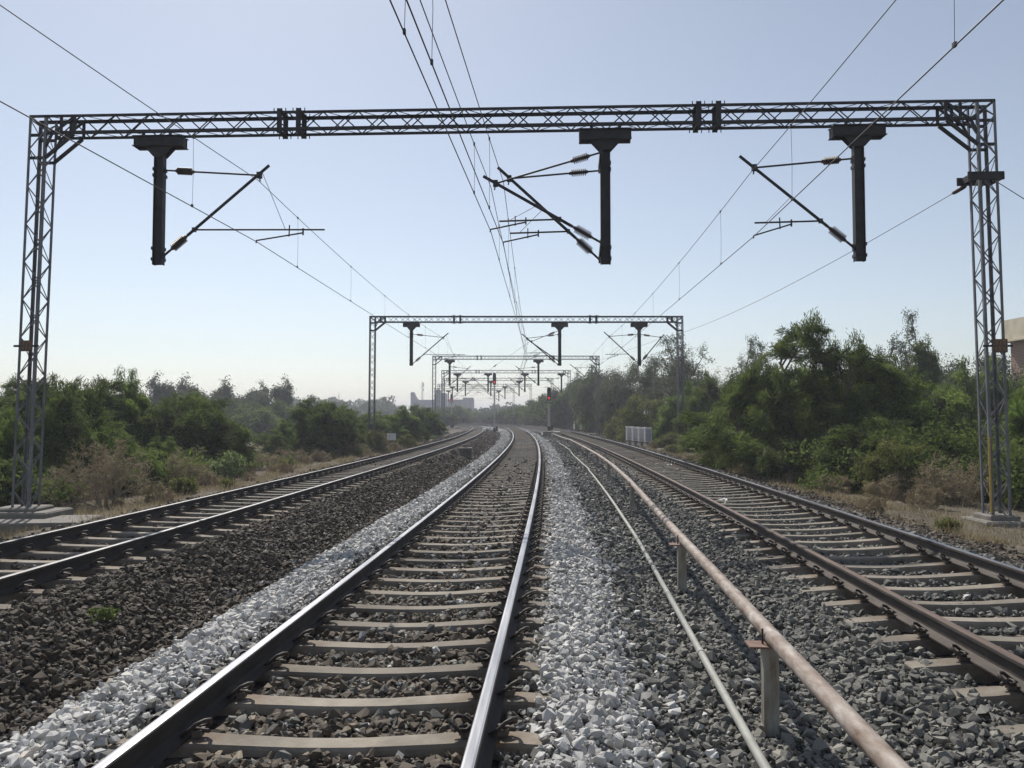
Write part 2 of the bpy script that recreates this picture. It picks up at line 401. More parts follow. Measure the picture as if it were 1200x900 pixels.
def sleeper_mesh():
    xs = [-1.375, -1.36, -1.12, -1.06, -.72, -.62, -.2, 0, .2, .62, .72, 1.06, 1.12, 1.36, 1.375]
    mb = MB(); vs = []
    for x in xs:
        ax = abs(x)
        top = float(np.interp(ax, [0, .3, .62, .72, 1.06, 1.12, 1.36, 1.375], [-.210, -.207, -.188, -.181, -.181, -.187, -.20, -.215]))
        wt = float(np.interp(ax, [0, .4, .72, 1.1, 1.375], [.076, .078, .090, .092, .088]))
        wb = wt+.038
        vs += [(x, -wb, -.40), (x, -wt-.006, top-.018), (x, -wt+.006, top), (x, wt-.006, top), (x, wt+.006, top-.018), (x, wb, -.40)]
    n = 6; k = len(xs)
    fs = [(i*n+j, (i+1)*n+j, (i+1)*n+(j+1) % n, i*n+(j+1) % n) for i in range(k-1) for j in range(n)]
    fs += [tuple(range(n))[::-1][::-1], tuple(range((k-1)*n, k*n))[::-1]]
    mb.add(vs, fs); return mb

def clip_mesh():
    """spring clip hooked over the rail foot plus its cast shoulder; x = away from the rail"""
    mb = MB()
    pts = [(-.052, -.030, .006), (-.03, -.046, .014), (.0, -.052, .034), (.034, -.046, .062), (.066, -.026, .072), (.080, .0, .066), (.072, .026, .048), (.046, .036, .030),
           (.016, .026, .028), (.0, .0, .034), (.016, -.02, .036), (.05, -.012, .026), (.075, .004, .018)]
    mb.tube([(a*1.25, b*1.25, c*1.3) for a, b, c in pts], .0125, 6, 0)
    mb.box((.028, .0, .012), (.05, .056, .034), m=1)
    mb.box((.05, .0, .024), (.022, .07, .030), m=1)
    mb.box((-.055, -.005, .004), (.03, .07, .010), m=1)
    return mb

proto_sleeper = sleeper_mesh().build('sleeper', M['sleeper'])
proto_clip = clip_mesh().build('rail_clip', [M['clip'], M['pad']])
SL_DATA, CL_DATA = proto_sleeper.data, proto_clip.data
bpy.data.objects.remove(proto_sleeper); bpy.data.objects.remove(proto_clip)
SLEEPERS = {}
def track(key, label, phase, heads, labels):
    off = OFF[key]
    root = empty('railway_track', P(off, 4.0, 0), label, 'railway track', 'railway tracks curving away side by side')
    rl = tuple(root.location)
    for side, hm, lb in zip((-1, 1), heads, labels):
        rail(off, side, -3.0, 235, hm, root, root, lb)
    # sleepers: the nearest hundred as parts, the rest as one
    Y = phase; ys = []
    while Y < 200: ys.append(Y); Y += .65+random.uniform(-.012, .012)
    SLEEPERS[key] = ys
    for k, y in enumerate(ys[:100]):
        o = bpy.data.objects.new('sleeper', SL_DATA); C.objects.link(o); o.parent = root
        p = P(off, y, CANT/2-.003)
        o.location = p-np.array(rl)
        o.rotation_euler = (random.uniform(-.012, .012), -math.atan2(CANT, GAUGE), -math.atan(float(hd(y)))+random.uniform(-.006, .006))
        if y < 31:
            for s1 in (-1, 1):
                for s2 in (-1, 1):
                    c = bpy.data.objects.new('rail_clip', CL_DATA); C.objects.link(c); c.parent = o
                    c.location = (s1*GAUGE/2+s2*.078, random.uniform(-.006, .006), -.166)
                    c.rotation_euler = (0, 0, math.pi if s2 < 0 else 0)
    mb = MB()
    for y in ys[100:]:
        h = float(hd(y)); X = nrm((1, -h, CANT/GAUGE)); Yv = nrm((h, 1, 0)); Zv = np.cross(X, Yv)
        mb.box(P(off, y, -.27+CANT/2), (2.75, .19, .16), (X, Yv, Zv))
    o = part(mb, 'sleeper', M['sleeper'], root); o['kind'] = 'stuff'
    # far clips: beyond the modelled ones each sleeper's fastenings are a speck; one part holds them
    mb = MB()
    for y in ys:
        if 31 <= y < 95:
            for s1 in (-1, 1):
                for s2 in (-1, 1):
                    mb.box(P(off+s1*GAUGE/2+s2*.1, y, -.14+CANT/2+cant_z(s1*GAUGE/2)), (.07, .08, .06))
    o = part(mb, 'rail_clip', M['clip'], root); o['kind'] = 'stuff'
    return root
track('middle', 'middle railway track with bright polished rails and concrete sleepers between white ballast', 2.67, (M['railhead'], M['railhead']), (None, None))
track('left', 'railway track along the dark ballast bank beside the lone green lineside box, dull rails', 2.9, (M['railhead_dull'], M['railhead_dull']), (None, None))
track('right', 'railway track with one rusty brown rail, next to the long rusty pipe', 2.45, (M['railrust'], M['railhead']), ('rusty brown rail beside the pipe', None))

# ------------------------------------------------------------------ loose ballast stones
def stone_variants(n=14, npts=13, seed=2):
    rg = np.random.default_rng(seed); out = []
    for k in range(n):
        bm = bmesh.new()
        pts = rg.uniform(-1, 1, (npts, 3))
        pts = pts/np.maximum(np.abs(pts).max(1, keepdims=True), 1e-6)*rg.uniform(.72, 1, (npts, 1))
        pts = pts/np.linalg.norm(pts, axis=1, keepdims=True)**.45
        pts *= np.array([1, rg.uniform(.65, .95), rg.uniform(.42, .8)])
        for p in pts: bm.verts.new(p)
        r = bmesh.ops.convex_hull(bm, input=bm.verts)
        bmesh.ops.delete(bm, geom=[e for e in r['geom_interior'] if isinstance(e, bmesh.types.BMVert)], context='VERTS')
        bmesh.ops.triangulate(bm, faces=bm.faces)
        bm.verts.index_update()
        V = np.array([v.co for v in bm.verts]); F = np.array([[v.index for v in f.verts] for f in bm.faces])
        bm.free(); out.append((V*.5, F))
    return out
VAR_A = stone_variants(16, 13, 2)
VAR_B = stone_variants(10, 8, 4)

def scatter(rg, dens, Y0, Y1):
    """random (u, Y) over the view's part of the formation at dens per square metre"""
    n = int(dens*(Y1-Y0)*18.6)
    u = rg.uniform(-8.9, 9.7, n); Y = rg.uniform(Y0, Y1, n)
    x = xc(Y)+u
    keep = (np.abs(x) < .70*Y+1.2)
    return u[keep], Y[keep]

def near_sleeper(u, Y):
    bad = np.zeros(len(u), bool)
    for key, off in OFF.items():
        ys = np.array(SLEEPERS[key]); d = u-off
        Yl = Y+d*hd(Y)      # sleepers lie square to the line
        j = np.clip(np.searchsorted(ys, Yl), 1, len(ys)-1)
        dist = np.minimum(np.abs(ys[j]-Yl), np.abs(ys[j-1]-Yl))
        reach = {'left': np.where(d > 0, 1.09, 1.0), 'middle': np.where(d > 0, .97, 1.0), 'right': np.where(d < 0, 1.27, 1.1)}[key]
        reach = reach+.07*np.sin(Yl*3.1+np.sin(Yl*1.3)*2)
        bad |= (np.abs(d) < reach) & (dist < np.where(np.abs(d) > 1.0, .10, .125))
        for s in (-1, 1): bad |= np.abs(d-s*GAUGE/2) < .105
    return bad

def stones():
    rg = np.random.default_rng(11)
    groups = {'stone_dark': [], 'stone_brown': [], 'stone_white': []}
    for dens, Y0, Y1, size, var in ((760, 2.6, 9, .055, VAR_A), (500, 9, 17, .059, VAR_A), (340, 17, 30, .066, VAR_B), (170, 30, 62, .084, VAR_B), (85, 62, 110, .115, VAR_B), (650, 2.6, 9.5, .026, VAR_B)):
        u, Y = scatter(rg, dens, Y0, Y1)
        keep = ~near_sleeper(u, Y)
        # far off, the stones between the rails lie below the sleeper tops
        thin = rg.random(len(u)) < np.clip((Y-22)/16, 0, 1)
        for o_ in OFF.values(): keep &= ~((np.abs(u-o_) < 1.05) & thin)
        u, Y = u[keep], Y[keep]
        uj = u+.16*wob(u*3+5, Y*1.9)+rg.normal(0, .07, len(u))
        white = ((uj > -2.2) & (uj < -1.2)) | ((uj > 1.12) & (uj < 1.86))
        white |= (rg.random(len(u)) < .022*np.exp(-((u-.1)/.3)**2)*(1+3*np.exp(-((Y-11)/3)**2)+2*np.exp(-((Y-20)/3)**2)))
        white |= (rg.random(len(u)) < .08*np.exp(-((u-2.1)/.3)**2)) | (rg.random(len(u)) < .05*np.exp(-((u+2.5)/.25)**2))
        white |= rg.random(len(u)) < .0015
        lim = np.where(u > 0, 8.1, 7.7); edge = (np.abs(u) > lim) & (rg.random(len(u)) > np.clip(1-(np.abs(u)-lim)/1.2, .04, 1)**2)
        brown = (u < -2.2) | ((np.abs(u) < .8) & (rg.random(len(u)) < .75)) | (u > 6.9)
        if var is VAR_A:
            pass
        z = ground_u(u, Y)
        for nm, msk in (('stone_white', white & ~edge), ('stone_brown', ~white & brown & ~edge), ('stone_dark', ~white & ~brown & ~edge)):
            groups[nm].append((u[msk], Y[msk], z[msk], size, var))
    meta = {'stone_dark': ('ballast_stones', 'dark grey basalt ballast stones around the pipe and the tracks', 'gravel'),
            'stone_brown': ('ballast_stones', 'brownish dusty ballast stones heaped along the far side track', 'gravel'),
            'stone_white': ('white_ballast_stones', 'fresh white ballast stones in strips beside the middle track', 'gravel')}
    for nm, lst in groups.items():
        VV, FF, TT = [], [], []; base = 0
        for u, Y, z, size, var in lst:
            n = len(u)
            if n == 0: continue
            pick = rg.integers(0, len(var), n)
            sc = size*np.clip(rg.lognormal(0, .36, n), .42, 2.0)
            if nm == 'stone_white': sc *= .92
            # random orientation, lying mostly flat
            yaw = rg.uniform(0, 6.283, n); tilt = rg.normal(0, .55, n); roll = rg.normal(0, .55, n)
            cy, sy, ct, st, cr, sr = np.cos(yaw), np.sin(yaw), np.cos(tilt), np.sin(tilt), np.cos(roll), np.sin(roll)
            Rm = np.empty((n, 3, 3))
            Rm[:, 0, 0] = cy*ct; Rm[:, 0, 1] = cy*st*sr-sy*cr; Rm[:, 0, 2] = cy*st*cr+sy*sr
            Rm[:, 1, 0] = sy*ct; Rm[:, 1, 1] = sy*st*sr+cy*cr; Rm[:, 1, 2] = sy*st*cr-cy*sr
            Rm[:, 2, 0] = -st; Rm[:, 2, 1] = ct*sr; Rm[:, 2, 2] = ct*cr
            pos = np.stack([xc(Y)+u, Y, z+sc*rg.uniform(.0, .5, n)+(.012 if nm == 'stone_white' else 0)], -1)
            tone = np.clip(rg.beta(2.2, 2.6, n)+.22*wob(u*.9+3, Y*.5)+.10*wob(u*4, Y*2.7), 0, 1)*np.where(u < -2.2, .62, 1.0)  # left bank's shaded slope painted in as a darker stone tone
            for k, (V, F) in enumerate(var):
                s = pick == k
                if not s.any(): continue
                W = np.einsum('nij,vj->nvi', Rm[s]*sc[s][:, None, None], V)+pos[s][:, None, :]
                c = s.sum()
                VV.append(W.reshape(-1, 3)); TT.append(np.repeat(tone[s], len(V)))
                FF.append((F[None]+(base+np.arange(c)*len(V))[:, None, None]).reshape(-1, 3)); base += c*len(V)
        o = npmesh(meta[nm][0], np.concatenate(VV), np.concatenate(FF), M[nm], np.concatenate(TT))
        tag(o, meta[nm][1], meta[nm][2], kind='stuff')
stones()

# ------------------------------------------------------------------ gantries
def insulator(mb, p, q, r=.085, n=8, m=0):
    prof = [(0, .022), (.06, .022), (.07, .04), (.13, .04)]
    for k in range(n):
        t = .15+k*.7/n; prof += [(t, .036), (t+.02, r), (t+.05, r*.92), (t+.06, .036)]
    prof += [(.87, .04), (.93, .04), (.94, .022), (1, .022)]
    mb.lathe(p, q, prof, 10, m)

class Gantry:
    def __init__(s, A, B, At, Bt, zt=8.36, zb=7.93, w=.40, detail=2, label='', near=False):
        """A, B: feet of the two masts; At, Bt: their heads (x, y)"""
        s.A, s.B = np.array(A, float), np.array(B, float)
        s.At, s.Bt = np.array(At, float), np.array(Bt, float)
        e = s.Bt[:2]-s.At[:2]; s.L = np.linalg.norm(e); e = e/s.L
        s.e = np.array([e[0], e[1], 0]); s.n = np.array([-e[1], e[0], 0])
        s.zt, s.zb, s.w, s.d = zt, zb, w, detail
        s.mid = (s.A+s.B)/2
        s.root = empty('catenary_gantry', ((s.A[0]+s.B[0])/2, (s.A[1]+s.B[1])/2, min(s.A[2], s.B[2])), label, 'gantry', 'overhead line gantries spanning the tracks')
        for foot, top in ((s.A, s.At), (s.B, s.Bt)): s.mast(foot, top)
        s.beam()
    def pt(s, a, b, z):
        """a along the beam from the head of the first mast, b along the line, z up"""
        return np.array([s.At[0], s.At[1], 0])+s.e*a+s.n*b+np.array([0, 0, z])
    def mast(s, foot, top):
        mb = MB(); h = s.w/2; lg = .058
        T = np.array([top[0], top[1], s.zt-.01]); F = foot
        def cn(t, sx, sy): return F+(T-F)*t+s.e*sx*h+s.n*sy*h
        for sx in (-1, 1):
            for sy in (-1, 1):
                mb.ell(cn(0, sx, sy), cn(1, sx, sy), lg, .009, -s.e*sx, -s.n*sy)
        H = T[2]-F[2]; k = int(round(H/.42)) if s.d > 0 else int(round(H/.8))
        g = lg*.45
        for face in range(4):
            for i in range(k):
                t0, t1 = i/k+.01, (i+1)/k+.01
                if t1 > .99: t1 = .99
                flip = (i+face) % 2
                if face < 2:
                    sy = -1 if face == 0 else 1; a, b = (-1, 1) if flip else (1, -1)
                    p, q = cn(t0, a, sy), cn(t1, b, sy)
                    p = p-s.e*a*g; q = q-s.e*b*g; o = -s.n*sy*.013
                    mb.bar(p+o, q+o, .005, .027, up=np.cross(nrm(q-p), s.n))
                else:
                    sx = -1 if face == 2 else 1; a, b = (-1, 1) if flip else (1, -1)
                    p, q = cn(t0, sx, a), cn(t1, sx, b)
                    p = p-s.n*a*g; q = q-s.n*b*g; o = -s.e*sx*.013
                    mb.bar(p+o, q+o, .005, .027, up=np.cross(nrm(q-p), s.e))
        part(mb, 'mast', M['galv'], s.root)
    def beam(s):
        mb = MB(); h = s.w/2; lg = .064; a0, a1 = s.w/2+.004, s.L-s.w/2-.004
        zc = {1: s.zt, -1: s.zb}
        for sy in (-1, 1):
            mb.ell(s.pt(-h, sy*h, s.zt), s.pt(s.L+h, sy*h, s.zt), lg, .01, -s.n*sy, -Z3)
            mb.ell(s.pt(a0, sy*h, s.zb), s.pt(a1, sy*h, s.zb), lg, .01, -s.n*sy, Z3)
        k = int(round((a1-a0)/.39)) if s.d > 0 else int(round((a1-a0)/1.0))
        for i in range(k):
            x0, x1 = a0+(a1-a0)*i/k, a0+(a1-a0)*(i+1)/k
            for sy in (-1, 1):
                z0, z1 = (s.zb+.035, s.zt-.035) if (i+(sy > 0)) % 2 else (s.zt-.035, s.zb+.035)
                p, q = s.pt(x0, sy*(h-.014), z0), s.pt(x1, sy*(h-.014), z1)
                mb.bar(p, q, .005, .027, up=np.cross(nrm(q-p), s.n))
            for zz, dz in ((s.zt-.016, 0), (s.zb+.016, 1)):
                b0 = (h-.035)*(1 if (i+dz) % 2 else -1)
                mb.bar(s.pt(x0, b0, zz), s.pt(x1, -b0, zz), .027, .005, up=Z3)
        # knee braces and end posts
        for sgn, base in ((1, 0), (-1, s.L)):
            for sy in (-1, 1):
                yy = sy*(h-.03)
                mb.bar(s.pt(base+sgn*.80, yy, s.zb-.004), s.pt(base+sgn*(h-.03), yy, s.zb-.52), .06, .06)
                mb.bar(s.pt(base-sgn*(h-.04), yy, s.zt-.05), s.pt(base+sgn*.30, yy, s.zb+.02), .05, .05)
                mb.bar(s.pt(base+sgn*.30, yy, s.zb+.0), s.pt(base+sgn*.80, yy, s.zt-.05), .045, .045)
                mb.bar(s.pt(base+sgn*.30, yy, s.zb-.0), s.pt(base+sgn*(h-.04), yy, s.zb-.30), .045, .045)
                for xx in (.52, .82): mb.bar(s.pt(base+sgn*xx, sy*(h-.02), s.zb+.01), s.pt(base+sgn*xx, sy*(h-.02), s.zt-.012), .07, .012)
            for zz in (s.zb-.02, s.zb-.53):
                mb.bar(s.pt(base-h*.98, -h+.02, zz), s.pt(base+h*.98, -h+.02, zz), .012, .07)
                mb.bar(s.pt(base-h*.98, h-.02, zz), s.pt(base+h*.98, h-.02, zz), .012, .07)
        # splice frames
        for fr in (.275, .718):
            for dx in (-.21, .21):
                x = s.L*fr+dx
                for sy in (-1, 1): mb.bar(s.pt(x, sy*(h+.012), s.zb-.05), s.pt(x, sy*(h+.012), s.zt+.05), .11, .016)
                for zz in (s.zb-.018, s.zt+.018): mb.bar(s.pt(x, -h-.003, zz), s.pt(x, h+.003, zz), .11, .016)
                if s.d > 1:
                    for q in np.linspace(-.13, .13, 4):
                        for sy in (-1, 1):
                            for zz in (s.zt+.03, s.zb-.03):
                                mb.tube([s.pt(x+q, sy*h*.93, zz-.035), s.pt(x+q, sy*h*.93, zz+.035)], .011, 6)
            for sy in (-1, 1):
                for zz in (s.zt-.03, s.zb+.03): mb.bar(s.pt(s.L*fr-.34, sy*(h+.006), zz), s.pt(s.L*fr+.34, sy*(h+.006), zz), .008, .055)
        part(mb, 'beam', M['galv_dark'] if s.d > 1 else M['galv'], s.root)
    def a_of(s, x):
        return (x-s.At[0])/s.e[0]
    def drop(s, x, z1=5.0):
        a = s.a_of(x); mb = MB(); h = s.w/2; zb = s.zb
        for sy in (-1, 1):
            mb.sweep(s.pt(a-.56, sy*.135, zb-.19), s.pt(a+.56, sy*.135, zb-.19), [(-.045, -.09), (.045, -.09), (.045, -.078), (-.033, -.078), (-.033, .128), (.045, .128), (.045, .14), (-.045, .14)], s.n*sy, Z3)
            for da in (-.30, .30):
                mb.bar(s.pt(a+da, sy*(h-.028), zb-.06), s.pt(a+da, sy*(h-.028), zb+.07), .07, .014)
            # gusset from the channel down to the post
            g = [(-.34, -.26), (.34, -.26), (.12, -.50), (-.12, -.50)]
            p = s.pt(a, sy*.088, zb); mb.sweep(p-s.n*.006, p+s.n*.006, g, s.e, Z3)
        mb.bar(s.pt(a-.52, 0, zb-.045), s.pt(a+.52, 0, zb-.045), .26, .012)
        for sx in (-1, 1): mb.bar(s.pt(a+sx*.54, -.128, zb-.19), s.pt(a+sx*.54, .128, zb-.19), .012, .20)
        w2, d2, t = .105, .08, .011
        prof = [(-w2, -d2), (w2, -d2), (w2, d2), (-w2, d2)]
        # rolled-steel I-section post
        I = [(-w2, -d2), (-w2+t, -d2), (-w2+t, -t/2), (w2-t, -t/2), (w2-t, -d2), (w2, -d2), (w2, d2), (w2-t, d2), (w2-t, t/2), (-w2+t, t/2), (-w2+t, d2), (-w2, d2)]
        mb.sweep(s.pt(a, 0, z1), s.pt(a, 0, zb-.05), I, s.e, s.n)
        for zz in (z1+.12, z1+.36, zb-.78, zb-.92):
            for sx in (-1, 1): mb.bar(s.pt(a+sx*.112, -.11, zz), s.pt(a+sx*.112, .11, zz), .014, .07)
        o = part(mb, 'drop_post', M['galv_dark'], s.root)
        return o
    def cant(s, x, ztie, zlow, apex, tip, reg, steady, b=0.0, side=1, thin=1.0):
        """one bracket arm: tie from the post to the apex clamp, inclined tube with insulators, registration arm and steady arm; x etc. are world x"""
        a = s.a_of(x); A = s.a_of
        k = .115
        mb = MB(); mi = []
        sg = 1 if apex[0] > x else -1
        p0 = s.pt(a+sg*k, b, ztie); p1 = s.pt(A(apex[0]), b, apex[1])
        d = nrm(p1-p0); L = np.linalg.norm(p1-p0)
        ia, ib = p0+d*min(.22, L*.12), p0+d*min(.22+.47, L*.5)
        mb.tube([p0, ia], .02, 6); mb.tube([ib, p1], .021, 6)
        mb.bar(s.pt(a+sg*.10, b, ztie-.05), s.pt(a+sg*.10, b, ztie+.05), .06, .09)
        m1 = MB(); insulator(m1, ia, ib); mi.append(m1)
        q0 = s.pt(a+sg*k, b, zlow); q1 = s.pt(A(tip[0]), b, tip[1])
        d = nrm(q1-q0); L = np.linalg.norm(q1-q0)
        ja, jb = q0+d*min(.2, L*.1), q0+d*min(.2+.5, L*.4)
        mb.tube([q0, ja], .026, 6); mb.tube([jb, q1], .034, 8)
        mb.bar(s.pt(a+sg*.10, b, zlow-.07), s.pt(a+sg*.10, b, zlow+.07), .07, .11)
        m2 = MB(); insulator(m2, ja, jb, .10, 9); mi.append(m2)
        # apex clamp
        mb.box(p1, (.10, .10, .13), (s.e, s.n, Z3)); mb.tube([p1, p1-Z3*.14-s.e*sg*-.02], .016, 6)
        if reg:
            (r0, r1, rz) = reg
            tq = (rz-q0[2])/(q1[2]-q0[2]); P0 = q0+(q1-q0)*tq; P1 = s.pt(A(r1), b+.03, rz-.02)
            mb.box(P0, (.07, .09, .09), (s.e, s.n, Z3))
            mb.tube([P0, P1], .02, 6)
            (t0, z0, t1, z1) = steady
            S0, S1 = s.pt(A(t0), b-.03, z0), s.pt(A(t1), b-.03, z1)
            mb.tube([S0, S1], .017, 6)
            mb.tube([S1, S1-Z3*.06], .014, 6)
            mb.bar(S0+Z3*.10, S0-Z3*.05, .03, .03)
            mid = S0+(S1-S0)*.30; mb.bar(mid-Z3*.03, s.pt(A(t0+(t1-t0)*.30), b, rz+.08), .022, .022)
            # hanger that carries the registration arm
            hx = r0+(r1-r0)*(.68 if abs(r1-r0) > 2 else .8)
            fr = .55 if abs(r1-r0) < 2 else .9
            Hh = q0+(q1-q0)*(fr if abs(r1-r0) < 2 else .93)
            mb.tube([Hh, s.pt(A(hx), b+.03, rz)], .006, 4)
        o = part(mb, 'bracket_arm', M['galv_dark'], s.root)
        for m in mi: sub(m, 'insulator', M['insul'], o, s.root)
        return o

def foundation(c, size, label, step=None):
    mb = MB(); x, y, z = c
    b = MB()
    def slab(cx, cy, zt, sx, sy, h, rz=0):
        X = np.array([math.cos(rz), math.sin(rz), 0]); Yv = np.array([-math.sin(rz), math.cos(rz), 0])
        k = .03
        vs = []
        for zz, kk in ((zt-h, 0), (zt-k, 0), (zt, k)):
            for a, c2 in ((-1, -1), (1, -1), (1, 1), (-1, 1)):
                vs.append(np.array([cx, cy, zz])+X*a*(sx/2-kk)+Yv*c2*(sy/2-kk)+np.array([random.uniform(-.012, .012), random.uniform(-.012, .012), 0]))
        fs = [(8, 9, 10, 11)]
        for r in (0, 4): fs += [(r+i, r+(i+1) % 4, r+4+(i+1) % 4, r+4+i) for i in range(4)]
        b.add(vs, fs)
    slab(x, y, z, size[0], size[1], .5)
    if step:
        for st in step: slab(*st)
    loc = (x, y, z-.4)
    o = b.build('concrete_foundation', M['concrete'], loc=loc)
    return tag(o, label, 'foundation', 'concrete feet of the gantry masts')

def plate(g, x, y, z, sx=.34, sz=.30, name='number_plate'):
    mb = MB(); c = np.array([x, y, z])
    mb.box(c, (sx, .012, sz), (g.e, g.n, Z3), 0)
    mb.bar(c+g.e*(-sx/2-.18)+g.n*.03, c+g.e*(sx/2+.12)+g.n*.03, .02, .045, m=2)
    # faded unreadable strokes
    f = -g.n*.009
    def st(u0, v0, u1, v1): mb.bar(c+f+g.e*u0*sx+Z3*v0*sz, c+f+g.e*u1*sx+Z3*v1*sz, .003, .028, up=np.cross(nrm(g.e*(u1-u0)*sx+Z3*(v1-v0)*sz), g.n), m=1)
    st(-.36, .38, -.12, .38); st(-.24, .30, -.24, .08); st(.02, .38, .02, .08); st(.14, .38, .36, .38); st(.2, .30, .3, .12)
    st(-.30, -.10, -.30, -.34); st(-.1, -.08, .06, -.08); st(-.02, -.16, -.02, -.36); st(.2, -.1, .34, -.3)
    return part(mb, name, [M['plate'], M['plate_ink'], M['galv_dark']], g.root)

zcl = lambda Y: float(zg(Y))
# nearest gantry
g1 = Gantry((-10.70, 17.75, -.44), (10.12, 16.85, -.56), (-10.50, 17.72), (9.99, 16.83), label='nearest overhead line gantry, wide dark lattice beam on two tall grey masts', detail=2)
g1.drop(-7.82, 5.02); g1.drop(2.02, 4.95); g1.drop(7.40, 4.97)
g1.cant(-7.82, 7.14, 5.22, (-5.58, 7.0), (-5.36, 7.22), (-6.86, -4.12, 5.80), (-4.58, 5.70, -5.62, 5.54))
g1.cant(2.02, 7.07, 5.10, (-.07, 6.92), (-.32, 7.17), (1.07, -.06, 5.73), (.57, 5.66, -.20, 5.50), b=.22)
g1.cant(2.02, 7.30, 5.36, (-.34, 6.66), (-.60, 6.82), (.86, -.26, 5.87), (.31, 5.81, -.45, 5.66), b=-.30)
g1.cant(7.40, 7.19, 5.27, (5.21, 7.02), (4.90, 7.28), (6.45, 5.21, 5.85), (5.97, 5.78, 5.17, 5.54))
def arm_plate():
    for pts in (((1.90, -.34, 7.30), (1.90, .26, 7.10)), ((1.90, -.34, 5.36), (1.90, .26, 5.10))):
        mb = MB(); (xa, ba, za), (xb, bb, zb) = pts
        mb.bar(g1.pt(g1.a_of(xa), ba, za), g1.pt(g1.a_of(xb), bb, zb), .03, .14)
        part(mb, 'arm_bracket', M['galv_dark'], g1.root)
arm_plate()
plate(g1, -10.62, 17.50, 3.22, .26, .24)
plate(g1, 10.12, 16.58, 3.14, .30, .28)
mb = MB()   # anchor bracket high on the mast, with bolts
for sy in (-1, 1): mb.bar(g1.pt(g1.L-.42, sy*.225, 6.72), g1.pt(g1.L+.32, sy*.225, 6.72), .03, .17)
for sx in (-.30, .30): mb.bar(g1.pt(g1.L+sx, -.24, 6.72), g1.pt(g1.L+sx, .24, 6.72), .05, .14)
part(mb, 'anchor_bracket', M['galv_dark'], g1.root)
mb = MB(); mb.tube([(9.86, 16.60, -.3), (9.85, 16.60, 1.25)], .02, 8)
part(mb, 'earthing_pipe', M['yellow'], g1.root)

G = [g1]
G.append(Gantry((-9.26, 53, -.5), (11.15, 53, -.5), (-9.24, 53), (11.13, 53), 8.40, 7.97, detail=2, label='second gantry from the camera, lattice beam across three tracks in front of the trees'))
g2 = G[1]
for x in (-6.67, 3.16, 8.43): g2.drop(x, 5.1)
g2.cant(-6.67, 7.2, 5.25, (-4.55, 6.98), (-4.22, 7.28), (-5.6, -3.1, 5.86), (-3.5, 5.78, -4.5, 5.55))
g2.cant(3.16, 7.2, 5.2, (1.0, 6.95), (.66, 7.25), (2.1, .9, 5.8), (1.7, 5.74, .95, 5.52), b=.25)
g2.cant(3.16, 7.4, 5.4, (1.3, 6.7), (.95, 6.88), (2.1, 1.0, 5.95), (1.8, 5.88, 1.1, 5.66), b=-.25)
g2.cant(8.43, 7.2, 5.3, (6.45, 7.05), (6.10, 7.35), (7.5, 6.2, 5.88), (7.0, 5.8, 6.3, 5.56))
g2.cant(8.43, 7.2, 5.35, (9.85, 7.0), (10.1, 7.2), None, None, b=.1)
G.append(Gantry((-8.45, 87, -.45), (9.3, 87, -.45), (-8.45, 87), (9.3, 87), 8.41, 8.0, detail=1, label='third gantry from the camera, slim lattice portal beside the lineside trees'))
g3 = G[2]
for x in (-6.77, 2.87): g3.drop(x, 5.16)
g3.cant(-6.77, 7.25, 5.3, (-4.8, 7.0), (-4.5, 7.3), (-5.7, -3.6, 5.9), (-3.9, 5.8, -4.9, 5.6))
g3.cant(2.87, 7.2, 5.3, (.7, 7.0), (.4, 7.3), (2.0, .6, 5.9), (1.6, 5.8, .8, 5.6))
g3.cant(9.1, 7.2, 5.3, (6.9, 7.1), (6.3, 7.5), (8.1, 6.5, 5.9), (7.6, 5.8, 6.7, 5.6))
ords = ['fourth', 'fifth', 'sixth', 'seventh']
for k, (Y, xl, xr, drops) in enumerate(((113, -9.75, 8.07, (-7.7, -3.37, 1.81, 6.98)), (136, -11.6, 6.8, (-7.9, -3.6, 1.2)), (160, -14.65, 3.75, (-11.9, -1.4)), (183, -17.5, .4, (-14.5, -3.0)))):
    dz = zcl(Y)
    g = Gantry((xl, Y, -.5+dz), (xr, Y, -.5+dz), (xl, Y), (xr, Y), 8.40+(.05 if k else 0), 7.97, detail=0, label=f'{ords[k]} gantry from the camera, small hazy portal over the curve of the tracks')
    for x in drops: g.drop(x, 5.2+dz)
    for j, x in enumerate(drops):
        sg = 1 if j == 0 else -1
        g.cant(x, 7.2+dz, 5.4+dz, (x+sg*2.0, 7.0+dz), (x+sg*2.3, 7.3+dz), (x+sg*1.1, x+sg*2.6, 5.9+dz), (x+sg*2.2, 5.85+dz, x+sg*1.5, 5.65+dz))
    G.append(g)

foundation((-10.75, 17.75, -.38), (1.6, 1.1), 'stepped concrete foundation slabs under the mast by the brown dry bush', step=[(-10.3, 17.1, -.50, 2.6, 1.4, .5, .12), (-10.75, 17.75, -.30, .9, .8, .2)])
foundation((10.15, 16.9, -.47), (1.0, 1.0), 'low concrete block under the nearest mast with the yellow pipe', step=[(9.0, 17.25, -.58, 1.7, .7, .3, -.1), (10.15, 16.9, -.36, .62, .62, .2)])
foundation((-9.26, 53, -.35), (1.9, 1.1), 'concrete base under the second gantry mast beside the small board', step=[(-9.26, 53, -.15, .8, .8, .3)])
foundation((11.15, 53, -.38), (3.0, 1.2), 'concrete base slab under the second gantry mast near the white cabinets', step=[(11.15, 53, -.18, .9, .8, .3)])
foundation((-8.45, 87, -.3), (1.8, 1.2), 'concrete base under the third gantry mast left of the curve')
foundation((9.3, 87, -.3), (1.2, 1.2), 'concrete base under the third gantry mast in front of the trees')
